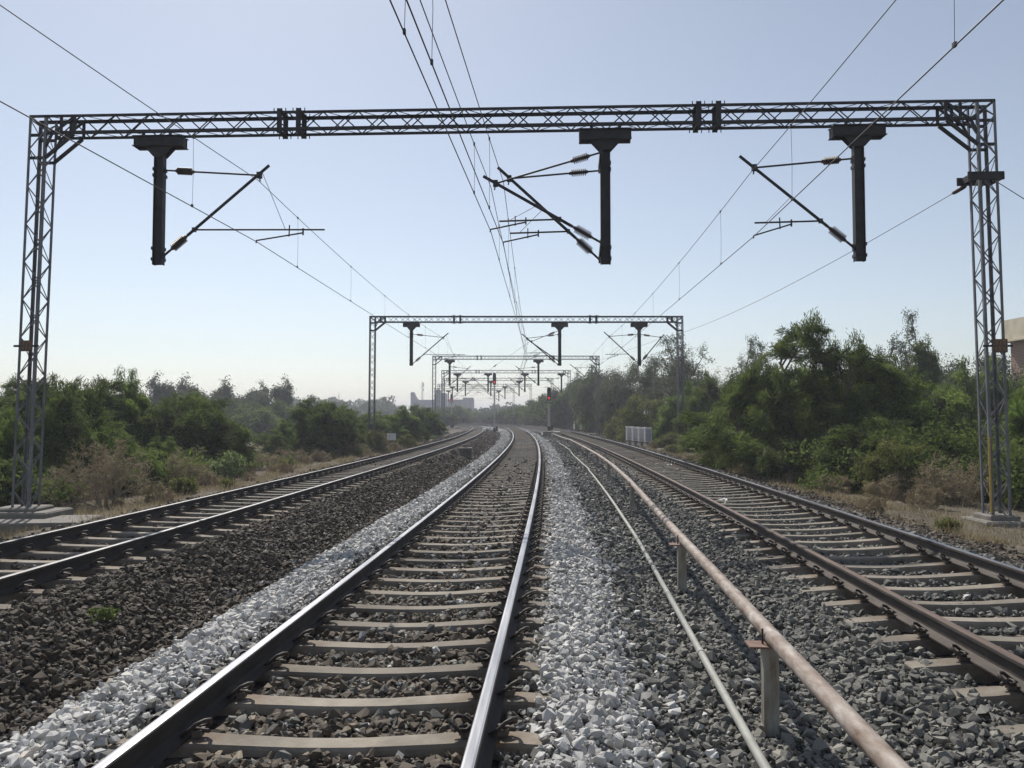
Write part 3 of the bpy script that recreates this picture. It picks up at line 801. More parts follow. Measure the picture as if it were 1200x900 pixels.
for g in G[3:5]:
    foundation((g.A[0], g.A[1], g.A[2]+.15), (1.8, 1.2), 'small far concrete base under a left mast of the fourth and fifth gantries')
    foundation((g.B[0], g.B[1], g.B[2]+.15), (1.4, 1.2), 'small far concrete base under a right mast of the fourth and fifth gantries')

# ------------------------------------------------------------------ overhead wires
def catenary(label, sup):
    """sup: list of (Y, x, z contact, z messenger) at each support"""
    root = empty('overhead_line', (sup[1][1], sup[1][0], 0), label, 'overhead wire', 'overhead line wires above the tracks')
    mc, mm = MB(), MB(); cp, mp = [], []; drs = []
    for (Y0, x0, c0, m0), (Y1, x1, c1, m1) in zip(sup[:-1], sup[1:]):
        n = 14 if Y1 < 100 else 6; sag = .34*((Y1-Y0)/36)**2
        for i in range(n):
            t = i/n; Y = Y0+(Y1-Y0)*t
            cp.append((x0+(x1-x0)*t, Y, c0+(c1-c0)*t-.02*4*t*(1-t)))
            mp.append((x0+(x1-x0)*t, Y, m0+(m1-m0)*t-sag*4*t*(1-t)))
        k = max(2, int(round((Y1-Y0)/6.2)))
        if Y1 < 120:
            for i in range(k):
                t = (i+.5)/k
                drs.append(((x0+(x1-x0)*t, Y0+(Y1-Y0)*t, c0+(c1-c0)*t-.02*4*t*(1-t)), m0+(m1-m0)*t-sag*4*t*(1-t)))
    Y, x, c, m = sup[-1]; cp.append((x, Y, c)); mp.append((x, Y, m))
    mc.tube(cp, .0085, 6); mm.tube(mp, .0075, 6)
    part(mc, 'contact_wire', M['wire'], root); part(mm, 'catenary_wire', M['wire'], root)
    for (x, y, z), zt in drs:
        d = MB(); d.tube([(x, y, z), (x+.01, y, (z+zt)/2), (x, y, zt)], .0035, 4)
        d.box((x, y, z+.015), (.03, .05, .05)); d.box((x, y, zt), (.03, .05, .05))
        part(d, 'dropper', M['wire'], root)
def farsup(off, lst, dx=0):
    return [(Y, float(P(off+dx+(.2 if i % 2 else -.2), Y)[0]), 5.52+zcl(Y), 6.95+zcl(Y)) for i, Y in enumerate(lst)]
catenary('overhead wires above the track on the dark ballast bank', [(-18.5, -8.5, 5.52, 6.98), (17.55, -5.62, 5.52, 6.9), (53, -4.5, 5.52, 6.93), (87, -4.85, 5.56, 6.97)]+farsup(-5.15, (113, 136, 160, 183, 215)))
catenary('lower left pair of the overhead wires above the middle track', [(-18.5, -3.1, 5.66, 6.85), (17.0, -.45, 5.62, 6.58), (53, 1.05, 5.62, 6.65), (87, .75, 5.58, 6.97)]+farsup(0, (113, 136, 160, 183, 215)))
catenary('upper right pair of the overhead wires above the middle track', [(-18.5, -2.9, 5.50, 7.0), (17.52, -.19, 5.48, 6.86), (53.25, .93, 5.50, 6.88), (87, .95, 5.62, 7.0), (113, .9, 5.9, 7.2), (136, .6, 6.6, 7.6)])
catenary('overhead wires above the track with the rusty rail', [(-18.5, 2.9, 5.52, 7.0), (17.08, 5.17, 5.52, 6.96), (53, 6.35, 5.54, 6.98), (87, 6.75, 5.58, 7.03)]+farsup(5.3, (113, 136, 160, 183, 215)))

def wire(name, label, pts, r=.008, insul=None, cat='wire'):
    root = empty(name, pts[0], label, cat)
    mb = MB(); mb.tube(pts, r, 6); part(mb, 'cable', M['wire'], root)
    for a, b in insul or []:
        m = MB(); insulator(m, a, b, .048, 8); part(m, 'insulator', M['insul'], root)
def lerp(a, b, t): return tuple(np.array(a)+(np.array(b)-np.array(a))*t)
a, b = np.array((9.69, 16.83, 6.60)), np.array((9.85, 53.0, 6.9))
mid = [tuple(a+(b-a)*t-Z3*.45*4*t*(1-t)) for t in np.linspace(0, 1, 16)]
d1 = nrm(np.array(mid[1])-a)
wire('anchor_wire', 'single slanting anchor wire from the high mast bracket to the second gantry', mid+[(6.9, 87, 7.0)], .008, [(tuple(a+d1*.1), tuple(a+d1*.62))])
wire('guy_wire', 'short guy wire running down from the high bracket out of the picture', [(10.22, 16.83, 6.70), (14.6, 10.4, -.6)], .009)
wire('cross_wire', 'thin slanting wire with a small dark insulator hanging between the far gantries', [(-3.3, 87, 6.2), (-1.5, 75, 6.6), (1.2, 53.3, 6.75)], .009, [((-1.75, 76.5, 6.53), (-1.45, 74.5, 6.62))])

# ------------------------------------------------------------------ pipe, conduit, supports
def along(us, Y0, Y1, zf, step=.5, seed=1, amp=.0):
    rg = random.Random(seed); pts = []
    for Y in np.arange(Y0, Y1, step):
        u = float(np.interp(Y, us[0], us[1])); p = P(u, Y, 0); p[2] += zf(Y); pts.append(p)
    return pts
pu = ([0, 3.3, 5, 6.9, 9.2, 12.6, 17.9, 24, 31, 44, 62, 83], [2.58, 2.61, 2.635, 2.675, 2.715, 2.79, 2.94, 3.06, 3.12, 3.15, 3.3, 3.2])
pz = lambda Y: float(np.interp(Y, [0, 3, 6, 10, 17, 30, 38, 58, 62, 68, 72, 86], [.255, .26, .26, .26, .26, .225, .19, .10, .04, .0, .0, .0]))
mb = MB(); mb.tube(along(pu, .5, 84.5, pz), .050, 18)
for Yj in (11.9, 27.5, 43.0, 59.0):
    c = P(float(np.interp(Yj, *pu)), Yj); c[2] += pz(Yj); dd = nrm((float(hd(Yj)), 1, 0))
    mb.tube([c-dd*.06, c+dd*.06], .056, 18)
o = mb.build('rusty_pipe', M['pipe'], loc=tuple(P(2.8, 4, -.3)))
tag(o, 'long thick pipe with flaking white and pinkish rust on short posts', 'pipe')
cu = ([0, 4.4, 7.7, 12.9, 18, 23, 36, 50, 71], [2.37, 2.41, 2.48, 2.56, 2.62, 2.65, 2.69, 2.70, 2.83])
cz = lambda Y: -.285+.012*math.sin(Y*.9)+.01*math.sin(Y*2.3)
cp = []
for Y in np.arange(.8, 73, .4):
    u = float(np.interp(Y, *cu))+.008*math.sin(Y*.55)+(.055*math.sin(Y*.28) if Y > 30 else 0)
    p = P(u, Y, 0); p[2] = -.272+float(zg(Y))+.008*math.sin(Y*.7); cp.append(p)
mb = MB(); mb.tube(cp, .029, 12)
for i in range(6, len(cp)-2, 9):
    d = nrm(cp[i+1]-cp[i]); mb.tube([cp[i]-d*.04, cp[i]+d*.04], .034, 12)
o = mb.build('conduit_pipe', M['conduit'], loc=tuple(P(2.45, 4, -.3)))
tag(o, 'thin pale grey conduit lying on the ballast next to the thick rusty pipe', 'conduit')
plab = ['nearest stained pipe support post with rust streaks under the thick pipe', 'second pipe support post from the camera, grey with a rusty top plate', 'third pipe support post from the camera under the rusty pipe']
for k, Y in enumerate((5.3, 9.35, 17.0, 25.5, 31.5, 38, 45, 52, 60)):
    u = float(np.interp(Y, *pu)); c = P(u, Y); zt = pz(Y)-.0505; gz = float(ground_u(u, Y))
    root = empty('pipe_support', (c[0], c[1], gz), plab[k] if k < 3 else 'small far pipe support post under the rusty pipe', 'pipe support', 'posts carrying the rusty pipe')
    h = float(hd(Y)); X = nrm((1, -h, 0)); Yv = nrm((h, 1, 0))
    m = MB(); cc = c-X*.015
    w, d, t = .048, .036, .009
    prof = [(-w, -d), (w, -d), (w, d), (w-t, d), (w-t, -d+t), (-w+t, -d+t), (-w+t, d), (-w, d)]
    m.sweep((cc[0], cc[1], gz-.12), (cc[0], cc[1], c[2]+zt-.012), prof, X, Yv)
    part(m, 'post', M['postpaint'], root)
    m = MB(); m.box((cc[0]-X[0]*.02, cc[1], c[2]+zt-.006), (.24, .15, .012), (X, Yv, Z3)); part(m, 'top_plate', M['rust'], root)
    m = MB(); r = .058; z0 = c[2]+pz(Y)
    arc = [np.array([c[0], c[1], z0])+X*(-r) + Z3*(-.07)]
    arc = [np.array([c[0], c[1], z0])+X*(-r)-Z3*.065, np.array([c[0], c[1], z0])+X*(-r)+Z3*.0]
    arc += [np.array([c[0], c[1], z0])+X*(-r*math.cos(t))+Z3*r*math.sin(t) for t in np.linspace(.3, math.pi-.3, 8)]
    arc += [np.array([c[0], c[1], z0])+X*r, np.array([c[0], c[1], z0])+X*r-Z3*.065]
    m.tube([arc[0], arc[1], arc[1]+Z3*.045], .007, 6)
    part(m, 'clamp_bolt', M['clip'], root)

# ------------------------------------------------------------------ signals
def signal(x, Y, z0, zt, label, plinth=False):
    root = empty('railway_signal', (x, Y, z0), label, 'signal', 'red colour light signals beside the curve')
    m = MB(); m.tube([(x, Y, z0), (x, Y, zt-1.35)], [.085, .07], 10); part(m, 'post', M['silver'], root)
    m = MB(); m.box((x, Y, z0+.25), (.34, .34, .5)); m.box((x+.32, Y, z0+.4), (.25, .3, .6)); part(m, 'base_box', M['galv_dark'], root)
    m = MB(); w, h = .22, .78; cz_ = zt-.78
    out = [(w*math.cos(t), cz_+h-w+w*math.sin(t)) for t in np.linspace(0, math.pi, 9)]+[(-w, cz_-h+.1), (-w+.08, cz_-h), (w-.08, cz_-h), (w, cz_-h+.1)]
    m.sweep((x, Y-.05, 0), (x, Y+.12, 0), out, np.array([1., 0, 0]), Z3)
    bk = part(m, 'signal_head', M['black'], root)
    for i, zz in enumerate((cz_+.45, cz_+.12, cz_-.42)):
        red = i == 2
        l = MB(); l.lathe((x, Y-.05, zz), (x, Y-.085, zz), [(0, .105), (.7, .10), (1, .05)], 14)
        sub(l, 'lamp', M['red'] if red else M['lens'], bk, root)
        hd_ = MB(); n = 10
        vs = []
        for yy in (Y-.04, Y-.30):
            for rr in (.15, .14):
                for t in np.linspace(-.3, math.pi+.3, n): vs.append((x+rr*math.cos(t), yy, zz+rr*math.sin(t)))
        fs = []
        for a0, b0 in ((0, 2*n), (n, 3*n)): fs += [(a0+i2, a0+i2+1, b0+i2+1, b0+i2) for i2 in range(n-1)]
        fs += [(2*n+i2, 2*n+i2+1, 3*n+i2+1, 3*n+i2) for i2 in range(n-1)]
        hd_.add(vs, fs); sub(hd_, 'hood', M['black'], bk, root)
    m = MB(); m.box((x, Y+.05, zt-1.75), (.8, .5, .05))
    for sx in (-.38, .38): m.bar((x+sx, Y+.28, zt-1.75), (x+sx, Y+.28, zt-.8), .03, .03)
    m.bar((x-.38, Y+.28, zt-.8), (x+.38, Y+.28, zt-.8), .03, .03)
    part(m, 'platform', M['black'], root)
    m = MB()
    for sx in (-.15, .15): m.bar((x+sx, Y+.2, z0+.3), (x+sx, Y+.2, zt-1.7), .025, .025)
    for zz in np.arange(z0+.6, zt-1.8, .35): m.bar((x-.15, Y+.2, zz), (x+.15, Y+.2, zz), .02, .02)
    part(m, 'ladder', M['silver'], root)
signal(-2.3, 105, -.15, 7.55, 'tallest red signal, standing between the left and middle tracks')
signal(-11.3, 150, -.2, 6.2, 'smallest red signal, in front of the distant grey buildings')
signal(4.15, 90, .22, 5.1, 'red signal on a raised slab at the end of the rusty pipe')
m = MB(); m.box((4.3, 88.3, -.02), (2.0, 4.0, .36)); m.box((3.6, 86.2, .19), (1.7, .5, .06))
tag(m.build('concrete_slab', M['palecon'], loc=(4.3, 88, -.2)), 'raised pale concrete slab between tracks where the pipe ends', 'slab')

# ------------------------------------------------------------------ small lineside things
def board():
    x, Y = -7.95, 53.0; z0 = ground(x, Y)
    root = empty('lineside_board', (x, Y, z0), 'small blank whitish board on two dark legs beside the mast base', 'sign')
    m = MB(); m.box((x, Y, z0+1.0), (.60, .03, .46)); part(m, 'panel', M['white'], root)
    for sx in (-.33, .25):
        m = MB(); m.bar((x+sx, Y+.03, z0-.1), (x+sx, Y+.03, z0+(1.5 if sx < 0 else 1.2)), .05, .05); part(m, 'leg', M['rust'], root)
board()
def linebox():
    x, Y = -2.35, 41.0; z0 = ground(x, Y)-.04
    root = empty('lineside_box', (x, Y, z0), 'squat dark green box with a pale lid alone on the ballast', 'box')
    m = MB(); vs = []
    for zz, k in ((0, .27), (.50, .31)):
        vs += [(x+a*k, Y+b*k, z0+zz) for a, b in ((-1, -1), (1, -1), (1, 1), (-1, 1))]
    m.add(vs, [(0, 1, 5, 4), (1, 2, 6, 5), (2, 3, 7, 6), (3, 0, 4, 7), (4, 5, 6, 7)]); part(m, 'body', M['dkbox'], root)
    m = MB(); m.box((x, Y, z0+.535), (.66, .66, .06)); m.box((x, Y, z0+.575), (.2, .05, .02)); part(m, 'lid', M['concrete'], root)
linebox()
def cabinets():
    names = ['rightmost of the four white framed cabinets, on white feet beside the track', 'white framed cabinet next to the rightmost one, on white feet', 'white framed cabinet next to the leftmost one, on white feet', 'leftmost of the four white framed cabinets, farthest along the track']
    for k in range(4):
        x, Y = 10.15-.29*k, 60.0+1.15*k
        z0 = ground(x, Y)
        root = empty('equipment_cabinet', (x, Y, z0), names[k], 'cabinet', 'white framed equipment cabinets in a row')
        zb = z0+.42; w, d, h = .50, .52, 1.05
        m = MB(); m.box((x, Y, zb+h/2), (w, d, h)); part(m, 'body', M['white'], root)
        m = MB(); m.box((x, Y-d/2-.006, zb+h/2-.01), (w-.12, .014, h-.16)); m.box((x-w/2-.006, Y, zb+h/2), (.014, d-.12, h-.16)); 
        dr = part(m, 'door', M['greypanel'], root)
        m = MB(); m.box((x+.12, Y-d/2-.02, zb+h*.5), (.02, .02, .12)); sub(m, 'handle', M['black'], dr, root)
        m = MB(); m.box((x, Y, zb+h+.02), (w+.08, d+.08, .035)); part(m, 'roof', M['white'], root)
        m = MB(); m.box((x, Y, zb-.03), (w+.05, d+.05, .055)); part(m, 'plinth', M['galv_dark'], root)
        for sx in (-.17, .17):
            m = MB(); m.box((x+sx, Y-.1, z0+.13), (.15, .17, .50)); part(m, 'foot', M['white'], root)
cabinets()
def hoop():
    x, Y = 10.8, 60.5; z0 = ground(x, Y)
    m = MB(); m.tube([(x, Y, z0-.1), (x+.05, Y, z0+1.08), (x+.12, Y, z0+1.14), (x+1.05, Y+.5, z0+1.12), (x+1.12, Y+.5, z0+1.05), (x+1.12, Y+.5, z0-.1)], .035, 8)
    tag(m.build('hoop_rail', M['white'], loc=(x, Y, z0)), 'white bent pipe hoop standing right beside the cabinets', 'rail')
hoop()
def marker(x, Y, label, h=.7, s=.16, nm='marker_post', top=None):
    z0 = ground(x, Y); m = MB()
    vs = []
    for zz, k in ((-.1, s/2), (h-.06, s/2*.92), (h, s/2*.6)):
        vs += [(x+a*k, Y+b*k, z0+zz) for a, b in ((-1, -1), (1, -1), (1, 1), (-1, 1))]
    fs = [(8, 9, 10, 11)]
    for r in (0, 4): fs += [(r+i, r+(i+1) % 4, r+4+(i+1) % 4, r+4+i) for i in range(4)]
    m.add(vs, fs)
    tag(m.build(nm, M['white'], loc=(x, Y, z0)), label, 'marker post')
marker(-2.75, 100, 'short white marker post left of the tallest signal foot', .85)
marker(-3.6, 104, 'squat white block on the ballast near the tallest signal', .5, .5, 'marker_block')
marker(-8.6, 96, 'white marker post near the third gantry foot by the curve', 1.1, .2)

def litter(x, y, z, s, label, seed):
    rg = random.Random(seed); m = MB(); n = 5; vs = []
    for i in range(n):
        for j in range(n):
            vs.append((x+(i/(n-1)-.5)*s*1.5+rg.uniform(-.1, .1)*s, y+(j/(n-1)-.5)*s+rg.uniform(-.1, .1)*s, z+abs(rg.gauss(0, .22))*s))
    k = len(vs)
    vs += [(a, b, c-.006) for a, b, c in vs]
    fs = [(i*n+j, (i+1)*n+j, (i+1)*n+j+1, i*n+j+1) for i in range(n-1) for j in range(n-1)]
    fs += [tuple(q+k for q in f[::-1]) for f in fs]
    m.add(vs, fs)
    tag(m.build('litter', M['white'], loc=(x, y, z)), label, 'litter')
p = P(5.05, 18.3, -.2); litter(p[0], p[1], p[2], .12, 'crumpled white scrap lying on the sleepers beside the rusty rail', 3)
p = P(5.9, 31.5, -.2); litter(p[0], p[1], p[2], .15, 'smaller white scrap between the rails farther along the rusty railed track', 5)

# ------------------------------------------------------------------ buildings
def right_building():
    x0, x1, Y0, Y1 = 37.4, 52, 42, 60; zt = 9.0
    root = empty('brick_building', (x0, Y0, -1.2), 'brick building with a cream parapet behind the trees at the edge', 'building')
    m = MB(); m.box(((x0+x1)/2, (Y0+Y1)/2, 2.9), (x1-x0, Y1-Y0, 8.8)); part(m, 'wall', M['brick'], root)
    m = MB()
    for c, sz in ((((x0+x1)/2, Y0-.15, 8.2), (x1-x0+1.0, .3, 1.5)), (((x0+x1)/2, Y1+.15, 8.2), (x1-x0+1.0, .3, 1.5)), ((x0-.35, (Y0+Y1)/2, 8.2), (.3, Y1-Y0, 1.5)), ((x1+.35, (Y0+Y1)/2, 8.2), (.3, Y1-Y0, 1.5))): m.box(c, sz)
    m.box(((x0+x1)/2, (Y0+Y1)/2, 7.37), (x1-x0+1.2, Y1-Y0+1.2, .12)); part(m, 'parapet', M['cream'], root)
    for k in range(3):
        m = MB(); m.box((x0+1.2+k*6, Y0-.1, 3.1), (.4, .22, 8.4)); part(m, 'pilaster', M['cream'], root)
    for k in range(3):
        m = MB(); m.box((x0+4+k*6, Y0-.02, 4.6), (1.8, .08, 1.7)); w = part(m, 'window', M['farwin'], root)
        m = MB(); m.box((x0+4+k*6, Y0-.14, 3.66), (2.1, .3, .12)); sub(m, 'sill', M['cream'], w, root)
    m = MB(); m.box((x0+3, Y0+1.2, 9.15), (2.2, 1.4, .5)); part(m, 'roof_tank', M['concrete'], root)
right_building()
def far_buildings():
    Y = 450.; k = Y/940
    def X(px): return (px-600)*k
    def Zp(py): return 1.64+(490-py)*k
    root = empty('distant_building', (X(505), Y, 0), 'hazy grey distant building with a tall stepped parapet at its corner', 'building', 'distant grey buildings beyond the curve')
    m = MB(); m.box(((X(481.5)+X(509))/2, Y+9, Zp(468.5)/2-1), (X(509)-X(481.5), 18, Zp(468.5)+2)); part(m, 'wall', M['farwall'], root)
    m = MB(); zt = Zp(468.5)
    m.sweep((0, Y-.3, 0), (0, Y+6, 0), [(X(481.2), zt-6), (X(489.5), zt-6), (X(489.5), zt+.2), (X(487), Zp(465)), (X(484.5), Zp(459.5)), (X(481.2), Zp(459.5))], np.array([1., 0, 0]), Z3)
    part(m, 'parapet', M['farwall'], root)
    for px in (487, 492, 498, 504):
        m = MB(); m.box((X(px), Y-.1, zt*.45), (1.0, .5, zt*.8)); part(m, 'window_strip', M['farwin'], root)
    root = empty('distant_building', (X(516), Y-5, 0), 'hazy grey distant building, highest block of the group behind the gantries', 'building', 'distant grey buildings beyond the curve')
    m = MB(); m.box((X(516.5), Y+2, Zp(461)/2-1), (X(523)-X(510), 14, Zp(461)+2)); part(m, 'wall', M['farwall'], root)
    m = MB(); m.box((X(514), Y+2, Zp(459.5)), (2.5, 6, 1.8)); part(m, 'roof_house', M['farwall'], root)
    for px in (512.5, 519.5):
        m = MB(); m.box((X(px), Y-5.1, Zp(461)*.5), (1.1, .4, Zp(461)*.8)); part(m, 'window_strip', M['farwin'], root)
    root = empty('distant_building', (X(538), Y+4, 0), 'hazy grey distant building, long low block nearest the signals', 'building', 'distant grey buildings beyond the curve')
    m = MB(); m.box((X(538.5), Y+16, Zp(468)/2-1), (X(553)-X(524), 24, Zp(468)+2)); part(m, 'wall', M['farwall'], root)
    m = MB(); m.box((X(547.5), Y+12, Zp(467)), (X(553)-X(541), 14, 1.2)); part(m, 'parapet', M['farwall'], root)
    for px in (527, 533, 539, 545, 550):
        m = MB(); m.box((X(px), Y+3.9, Zp(468)*.5), (1.0, .4, Zp(468)*.7)); part(m, 'window_strip', M['farwin'], root)
    x, y = X(493), Y+8; z0, z1 = Zp(468.6), Zp(446.5)
    root = empty('antenna_mast', (x, y, z0), 'thin lattice antenna mast rising from the roof of the distant building', 'antenna')
    m = MB()
    for sx, sy in ((-1, -1), (1, -1), (0, 1)):
        m.bar((x+sx*.5, y+sy*.5, z0), (x+sx*.35, y+sy*.35, z1), .13, .13)
    zz = z0; f = 1
    while zz < z1-1: m.bar((x-.5*f, y-.5, zz), (x+.5*f, y-.5, zz+.9), .09, .09); f = -f; zz += .9
    part(m, 'lattice', M['galv'], root)
    for zz in (z0+6, z0+8.2, z0+9.3):
        m = MB(); m.box((x+.7, y-.7, zz), (.7, .3, 1.3)); part(m, 'antenna_panel', M['white'], root)
    x, y = (397-600)*300/940, 300.; 
    root = empty('antenna_mast', (x, y, 0), 'tiny far antenna mast above the hazy treeline on the left', 'antenna')
    m = MB(); m.tube([(x, y, -1), (x, y, 11.2)], [.18, .07], 6); part(m, 'pole', M['galv'], root)
    m = MB(); m.bar((x-.6, y, 8.8), (x+.6, y, 8.8), .1, .1); m.bar((x-.4, y, 9.8), (x+.4, y, 9.8), .1, .1); part(m, 'crossbar', M['galv'], root)
far_buildings()

# ------------------------------------------------------------------ vegetation
def skeleton(rg, stems, n1, n2, spread, up, wobble=.22):
    segs, twigs = [], []
    def br(p, d, L, r, ns, lvl):
        pts = [p]; 
        for i in range(ns):
            d = nrm(d+rg.normal(0, wobble, 3)+np.array([0, 0, up[lvl]])); p = p+d*L/ns; pts.append(p)
        segs.append((pts, np.linspace(r, r*.35, ns+1), lvl))
        pts = np.array(pts)
        if lvl == 2:
            twigs.append(pts); return
        n = (n1, n2)[lvl]
        for k in range(n):
            t = rg.uniform(.22, 1.0) if lvl == 0 else rg.uniform(.15, 1.0)
            f = t*ns; i = min(int(f), ns-1); q = pts[i]+(pts[i+1]-pts[i])*(f-i)
            dd = nrm(pts[i+1]-pts[i])
            rr = rg.normal(0, 1, 3); rr -= dd*(rr@dd); rr = nrm(rr)
            nd = nrm(dd*rg.uniform(.3, .8)+rr*rg.uniform(.7, 1.1))
            br(q, nd, L*rg.uniform(.38, .6)*(1.15-.45*t), r*.42, 3 if lvl else 4, lvl+1)
    for k in range(stems):
        a = 2*math.pi*(k+rg.uniform(-.3, .3))/stems; s = spread*rg.uniform(.5, 1.15)
        br(np.array([math.cos(a)*.12, math.sin(a)*.12, -.03]), nrm((math.cos(a)*s, math.sin(a)*s, 1)), rg.uniform(.8, 1.1), .032/math.sqrt(stems)*1.6, 6, 0)
    return segs, twigs

def make_crown(seed, H, W, leaf, stems=4, n1=8, n2=6, spread=.6, up=(.10, .05, .0), sprigs=110, size=(.13, .034), clump=.13, droop=.25, low=0.0, toneamp=.35, along=.55, rnd=.55):
    """returns (crown mesh arrays, trunk MB)"""
    rg = np.random.default_rng(seed)
    segs, twigs = skeleton(rg, stems, n1, n2, spread, up)
    T = np.array(twigs)                       # n,4,3
    allp = T.reshape(-1, 3)
    rad = np.percentile(np.hypot(allp[:, 0], allp[:, 1]), 96); top = np.percentile(allp[:, 2], 97.5)
    S = np.array([W/2/rad, W/2/rad, H/top])
    T = T*S
    if low > 0:     # let the lower outer twigs hang nearer the ground
        r = np.hypot(T[..., 0], T[..., 1])/(W/2); T[..., 2] *= 1-low*np.clip(r, 0, 1)**2
    n = len(T); k = sprigs
    t = rg.uniform(.05, 1.08, (n, k))*3; i = np.clip(t.astype(int), 0, 2); f = t-i
    ar = np.arange(n)[:, None]
    a, b = T[ar, i], T[ar, i+1]
    pos = a+(b-a)*f[..., None]+rg.normal(0, clump, (n, k, 3))*np.array([1, 1, .8])
    dirn = (b-a); dirn = dirn/np.maximum(np.linalg.norm(dirn, axis=-1, keepdims=True), 1e-6)
    d = dirn*along+rg.normal(0, rnd, (n, k, 3)); d[..., 2] -= droop
    pos, d = pos.reshape(-1, 3), d.reshape(-1, 3); d /= np.maximum(np.linalg.norm(d, axis=1, keepdims=True), 1e-6)
    keep = pos[:, 2] > .02; pos, d = pos[keep], d[keep]
    m = len(pos)
    x = rg.normal(0, 1, (m, 3)); x[:, 2] *= .6; x -= d*(x*d).sum(1, keepdims=True); x /= np.linalg.norm(x, axis=1, keepdims=True)
    L = size[0]*rg.uniform(.6, 1.35, m)[:, None]; w = size[1]*rg.uniform(.7, 1.3, m)[:, None]
    V = np.stack([pos-d*L*.5, pos+x*w*.5-d*L*.05, pos+d*L*.5, pos-x*w*.5-d*L*.05], 1).reshape(-1, 3)
    F = np.arange(4*m).reshape(m, 4)
    tw = np.repeat(rg.normal(.5, toneamp*.5, n), k)[keep]
    tone = np.clip(tw+rg.normal(0, .13, m), 0, 1)
    mb = MB()
    for pts, r, lvl in segs:
        P3 = [np.asarray(p)*S for p in pts]
        if low > 0:
            for q in P3: q[2] *= 1-low*np.clip(np.hypot(q[0], q[1])/(W/2), 0, 1)**2
        mb.tube(P3, np.maximum(r*min(H, 5)*(1.0 if lvl == 0 else .8), .006), (7, 5, 3)[lvl], 0, caps=False)
    return (V, F, np.repeat(tone, 4)), mb

CACHE = {}
def variety(key, seed, H, W, leaf, bark='bark', **kw):
    (V, F, t), mb = make_crown(seed, H, W, leaf, **kw)
    oc = npmesh('crown', V, F, M[leaf], t); ot = mb.build('trunk', M[bark])
    CACHE[key] = (oc.data, ot.data, H, W)
    bpy.data.objects.remove(oc); bpy.data.objects.remove(ot)
def plant(name, key, x, y, H, W, rz, label, cat, group=None, dz=0.0, lean=(0, 0)):
    if x > 0 or key == 'far': H *= .95
    cd, td, h0, w0 = CACHE[key]
    z = ground(x, y)-.05+dz
    root = empty(name, (x, y, z), label, cat, group)
    root.scale = (W/w0, W/w0, H/h0); root.rotation_euler = (lean[0], lean[1], rz)
    for nm, d in (('crown', cd), ('trunk', td)):
        o = bpy.data.objects.new(nm, d); C.objects.link(o); o.parent = root
    return root

variety('feather_big', 21, 6.3, 8.4, 'leafd', stems=4, n1=12, n2=8, spread=.55, sprigs=190, size=(.27, .032), clump=.12, droop=.0, low=.45, along=.9, rnd=.34, toneamp=.45)
variety('feather_a', 22, 4.6, 5.6, 'leafd', stems=6, n1=10, n2=7, spread=.62, sprigs=150, size=(.26, .032), clump=.115, droop=.05, low=.48, along=.9, rnd=.34, toneamp=.45)
variety('feather_b', 23, 4.2, 5.0, 'leafm', stems=6, n1=9, n2=7, spread=.75, sprigs=145, size=(.25, .032), clump=.11, droop=.08, low=.48, along=.85, rnd=.36, toneamp=.45)
variety('bright', 24, 4.0, 4.6, 'leafm', stems=6, n1=8, n2=6, spread=.7, up=(.05, -.05, -.08), sprigs=140, size=(.13, .055), clump=.13, droop=.3, low=.45, toneamp=.5)
variety('dense', 25, 3.6, 4.8, 'leafd', stems=8, n1=9, n2=7, spread=.8, sprigs=150, size=(.22, .034), clump=.12, droop=.1, low=.48, along=.85, rnd=.36, toneamp=.45)
variety('yellow', 26, 3.2, 3.8, 'leafy', stems=6, n1=7, n2=6, spread=.65, sprigs=85, size=(.12, .05), clump=.13, low=.3, toneamp=.5)
variety('loose', 27, 8.0, 7.0, 'leafg', stems=2, n1=11, n2=9, spread=.45, up=(.2, .08, 0), sprigs=85, size=(.17, .06), clump=.17, droop=.25, toneamp=.45)
variety('roundgrey', 28, 6.5, 7.0, 'leafg', stems=3, n1=11, n2=9, spread=.6, sprigs=105, size=(.17, .065), clump=.24, low=.3)
variety('cone', 29, 6.0, 2.6, 'leafd', stems=1, n1=26, n2=7, spread=.1, up=(.3, .15, .0), sprigs=110, size=(.16, .05), clump=.12)
variety('pale', 30, 1.1, 1.4, 'leafp', stems=7, n1=5, n2=4, spread=.6, sprigs=12, size=(.12, .07), clump=.06, toneamp=.5)
variety('drybush', 31, 1.9, 2.6, 'dry', bark='drytwig', stems=15, n1=6, n2=5, spread=.65, up=(.04, .04, .02), sprigs=9, size=(.12, .013), clump=.05, toneamp=.5)
variety('dryshrub', 32, 1.5, 2.2, 'dry', bark='drytwig', stems=12, n1=6, n2=5, spread=.9, up=(.02, .0, .0), sprigs=12, size=(.08, .02), clump=.06, toneamp=.5)
variety('drytuft', 36, .5, .9, 'dry', bark='drytwig', stems=12, n1=5, n2=4, spread=.8, up=(.04, .02, .0), sprigs=7, size=(.12, .012), clump=.03, toneamp=.5)
variety('greentuft', 37, .5, .9, 'leafy', stems=9, n1=5, n2=4, spread=.9, sprigs=14, size=(.07, .03), clump=.04, toneamp=.5)
variety('weed', 33, .22, .3, 'leafm', stems=6, n1=4, n2=3, spread=.9, sprigs=5, size=(.05, .02), clump=.015)
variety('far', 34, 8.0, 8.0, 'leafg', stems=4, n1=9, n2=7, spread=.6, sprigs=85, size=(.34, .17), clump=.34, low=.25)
variety('fardark', 35, 6.0, 7.0, 'leafd', stems=5, n1=9, n2=7, spread=.6, sprigs=80, size=(.32, .15), clump=.32, low=.4)

def px(x, Y): return (x-600)*Y/940
def ht(y, Y, gz=-.6): return 1.64+(490-y)*Y/940-gz
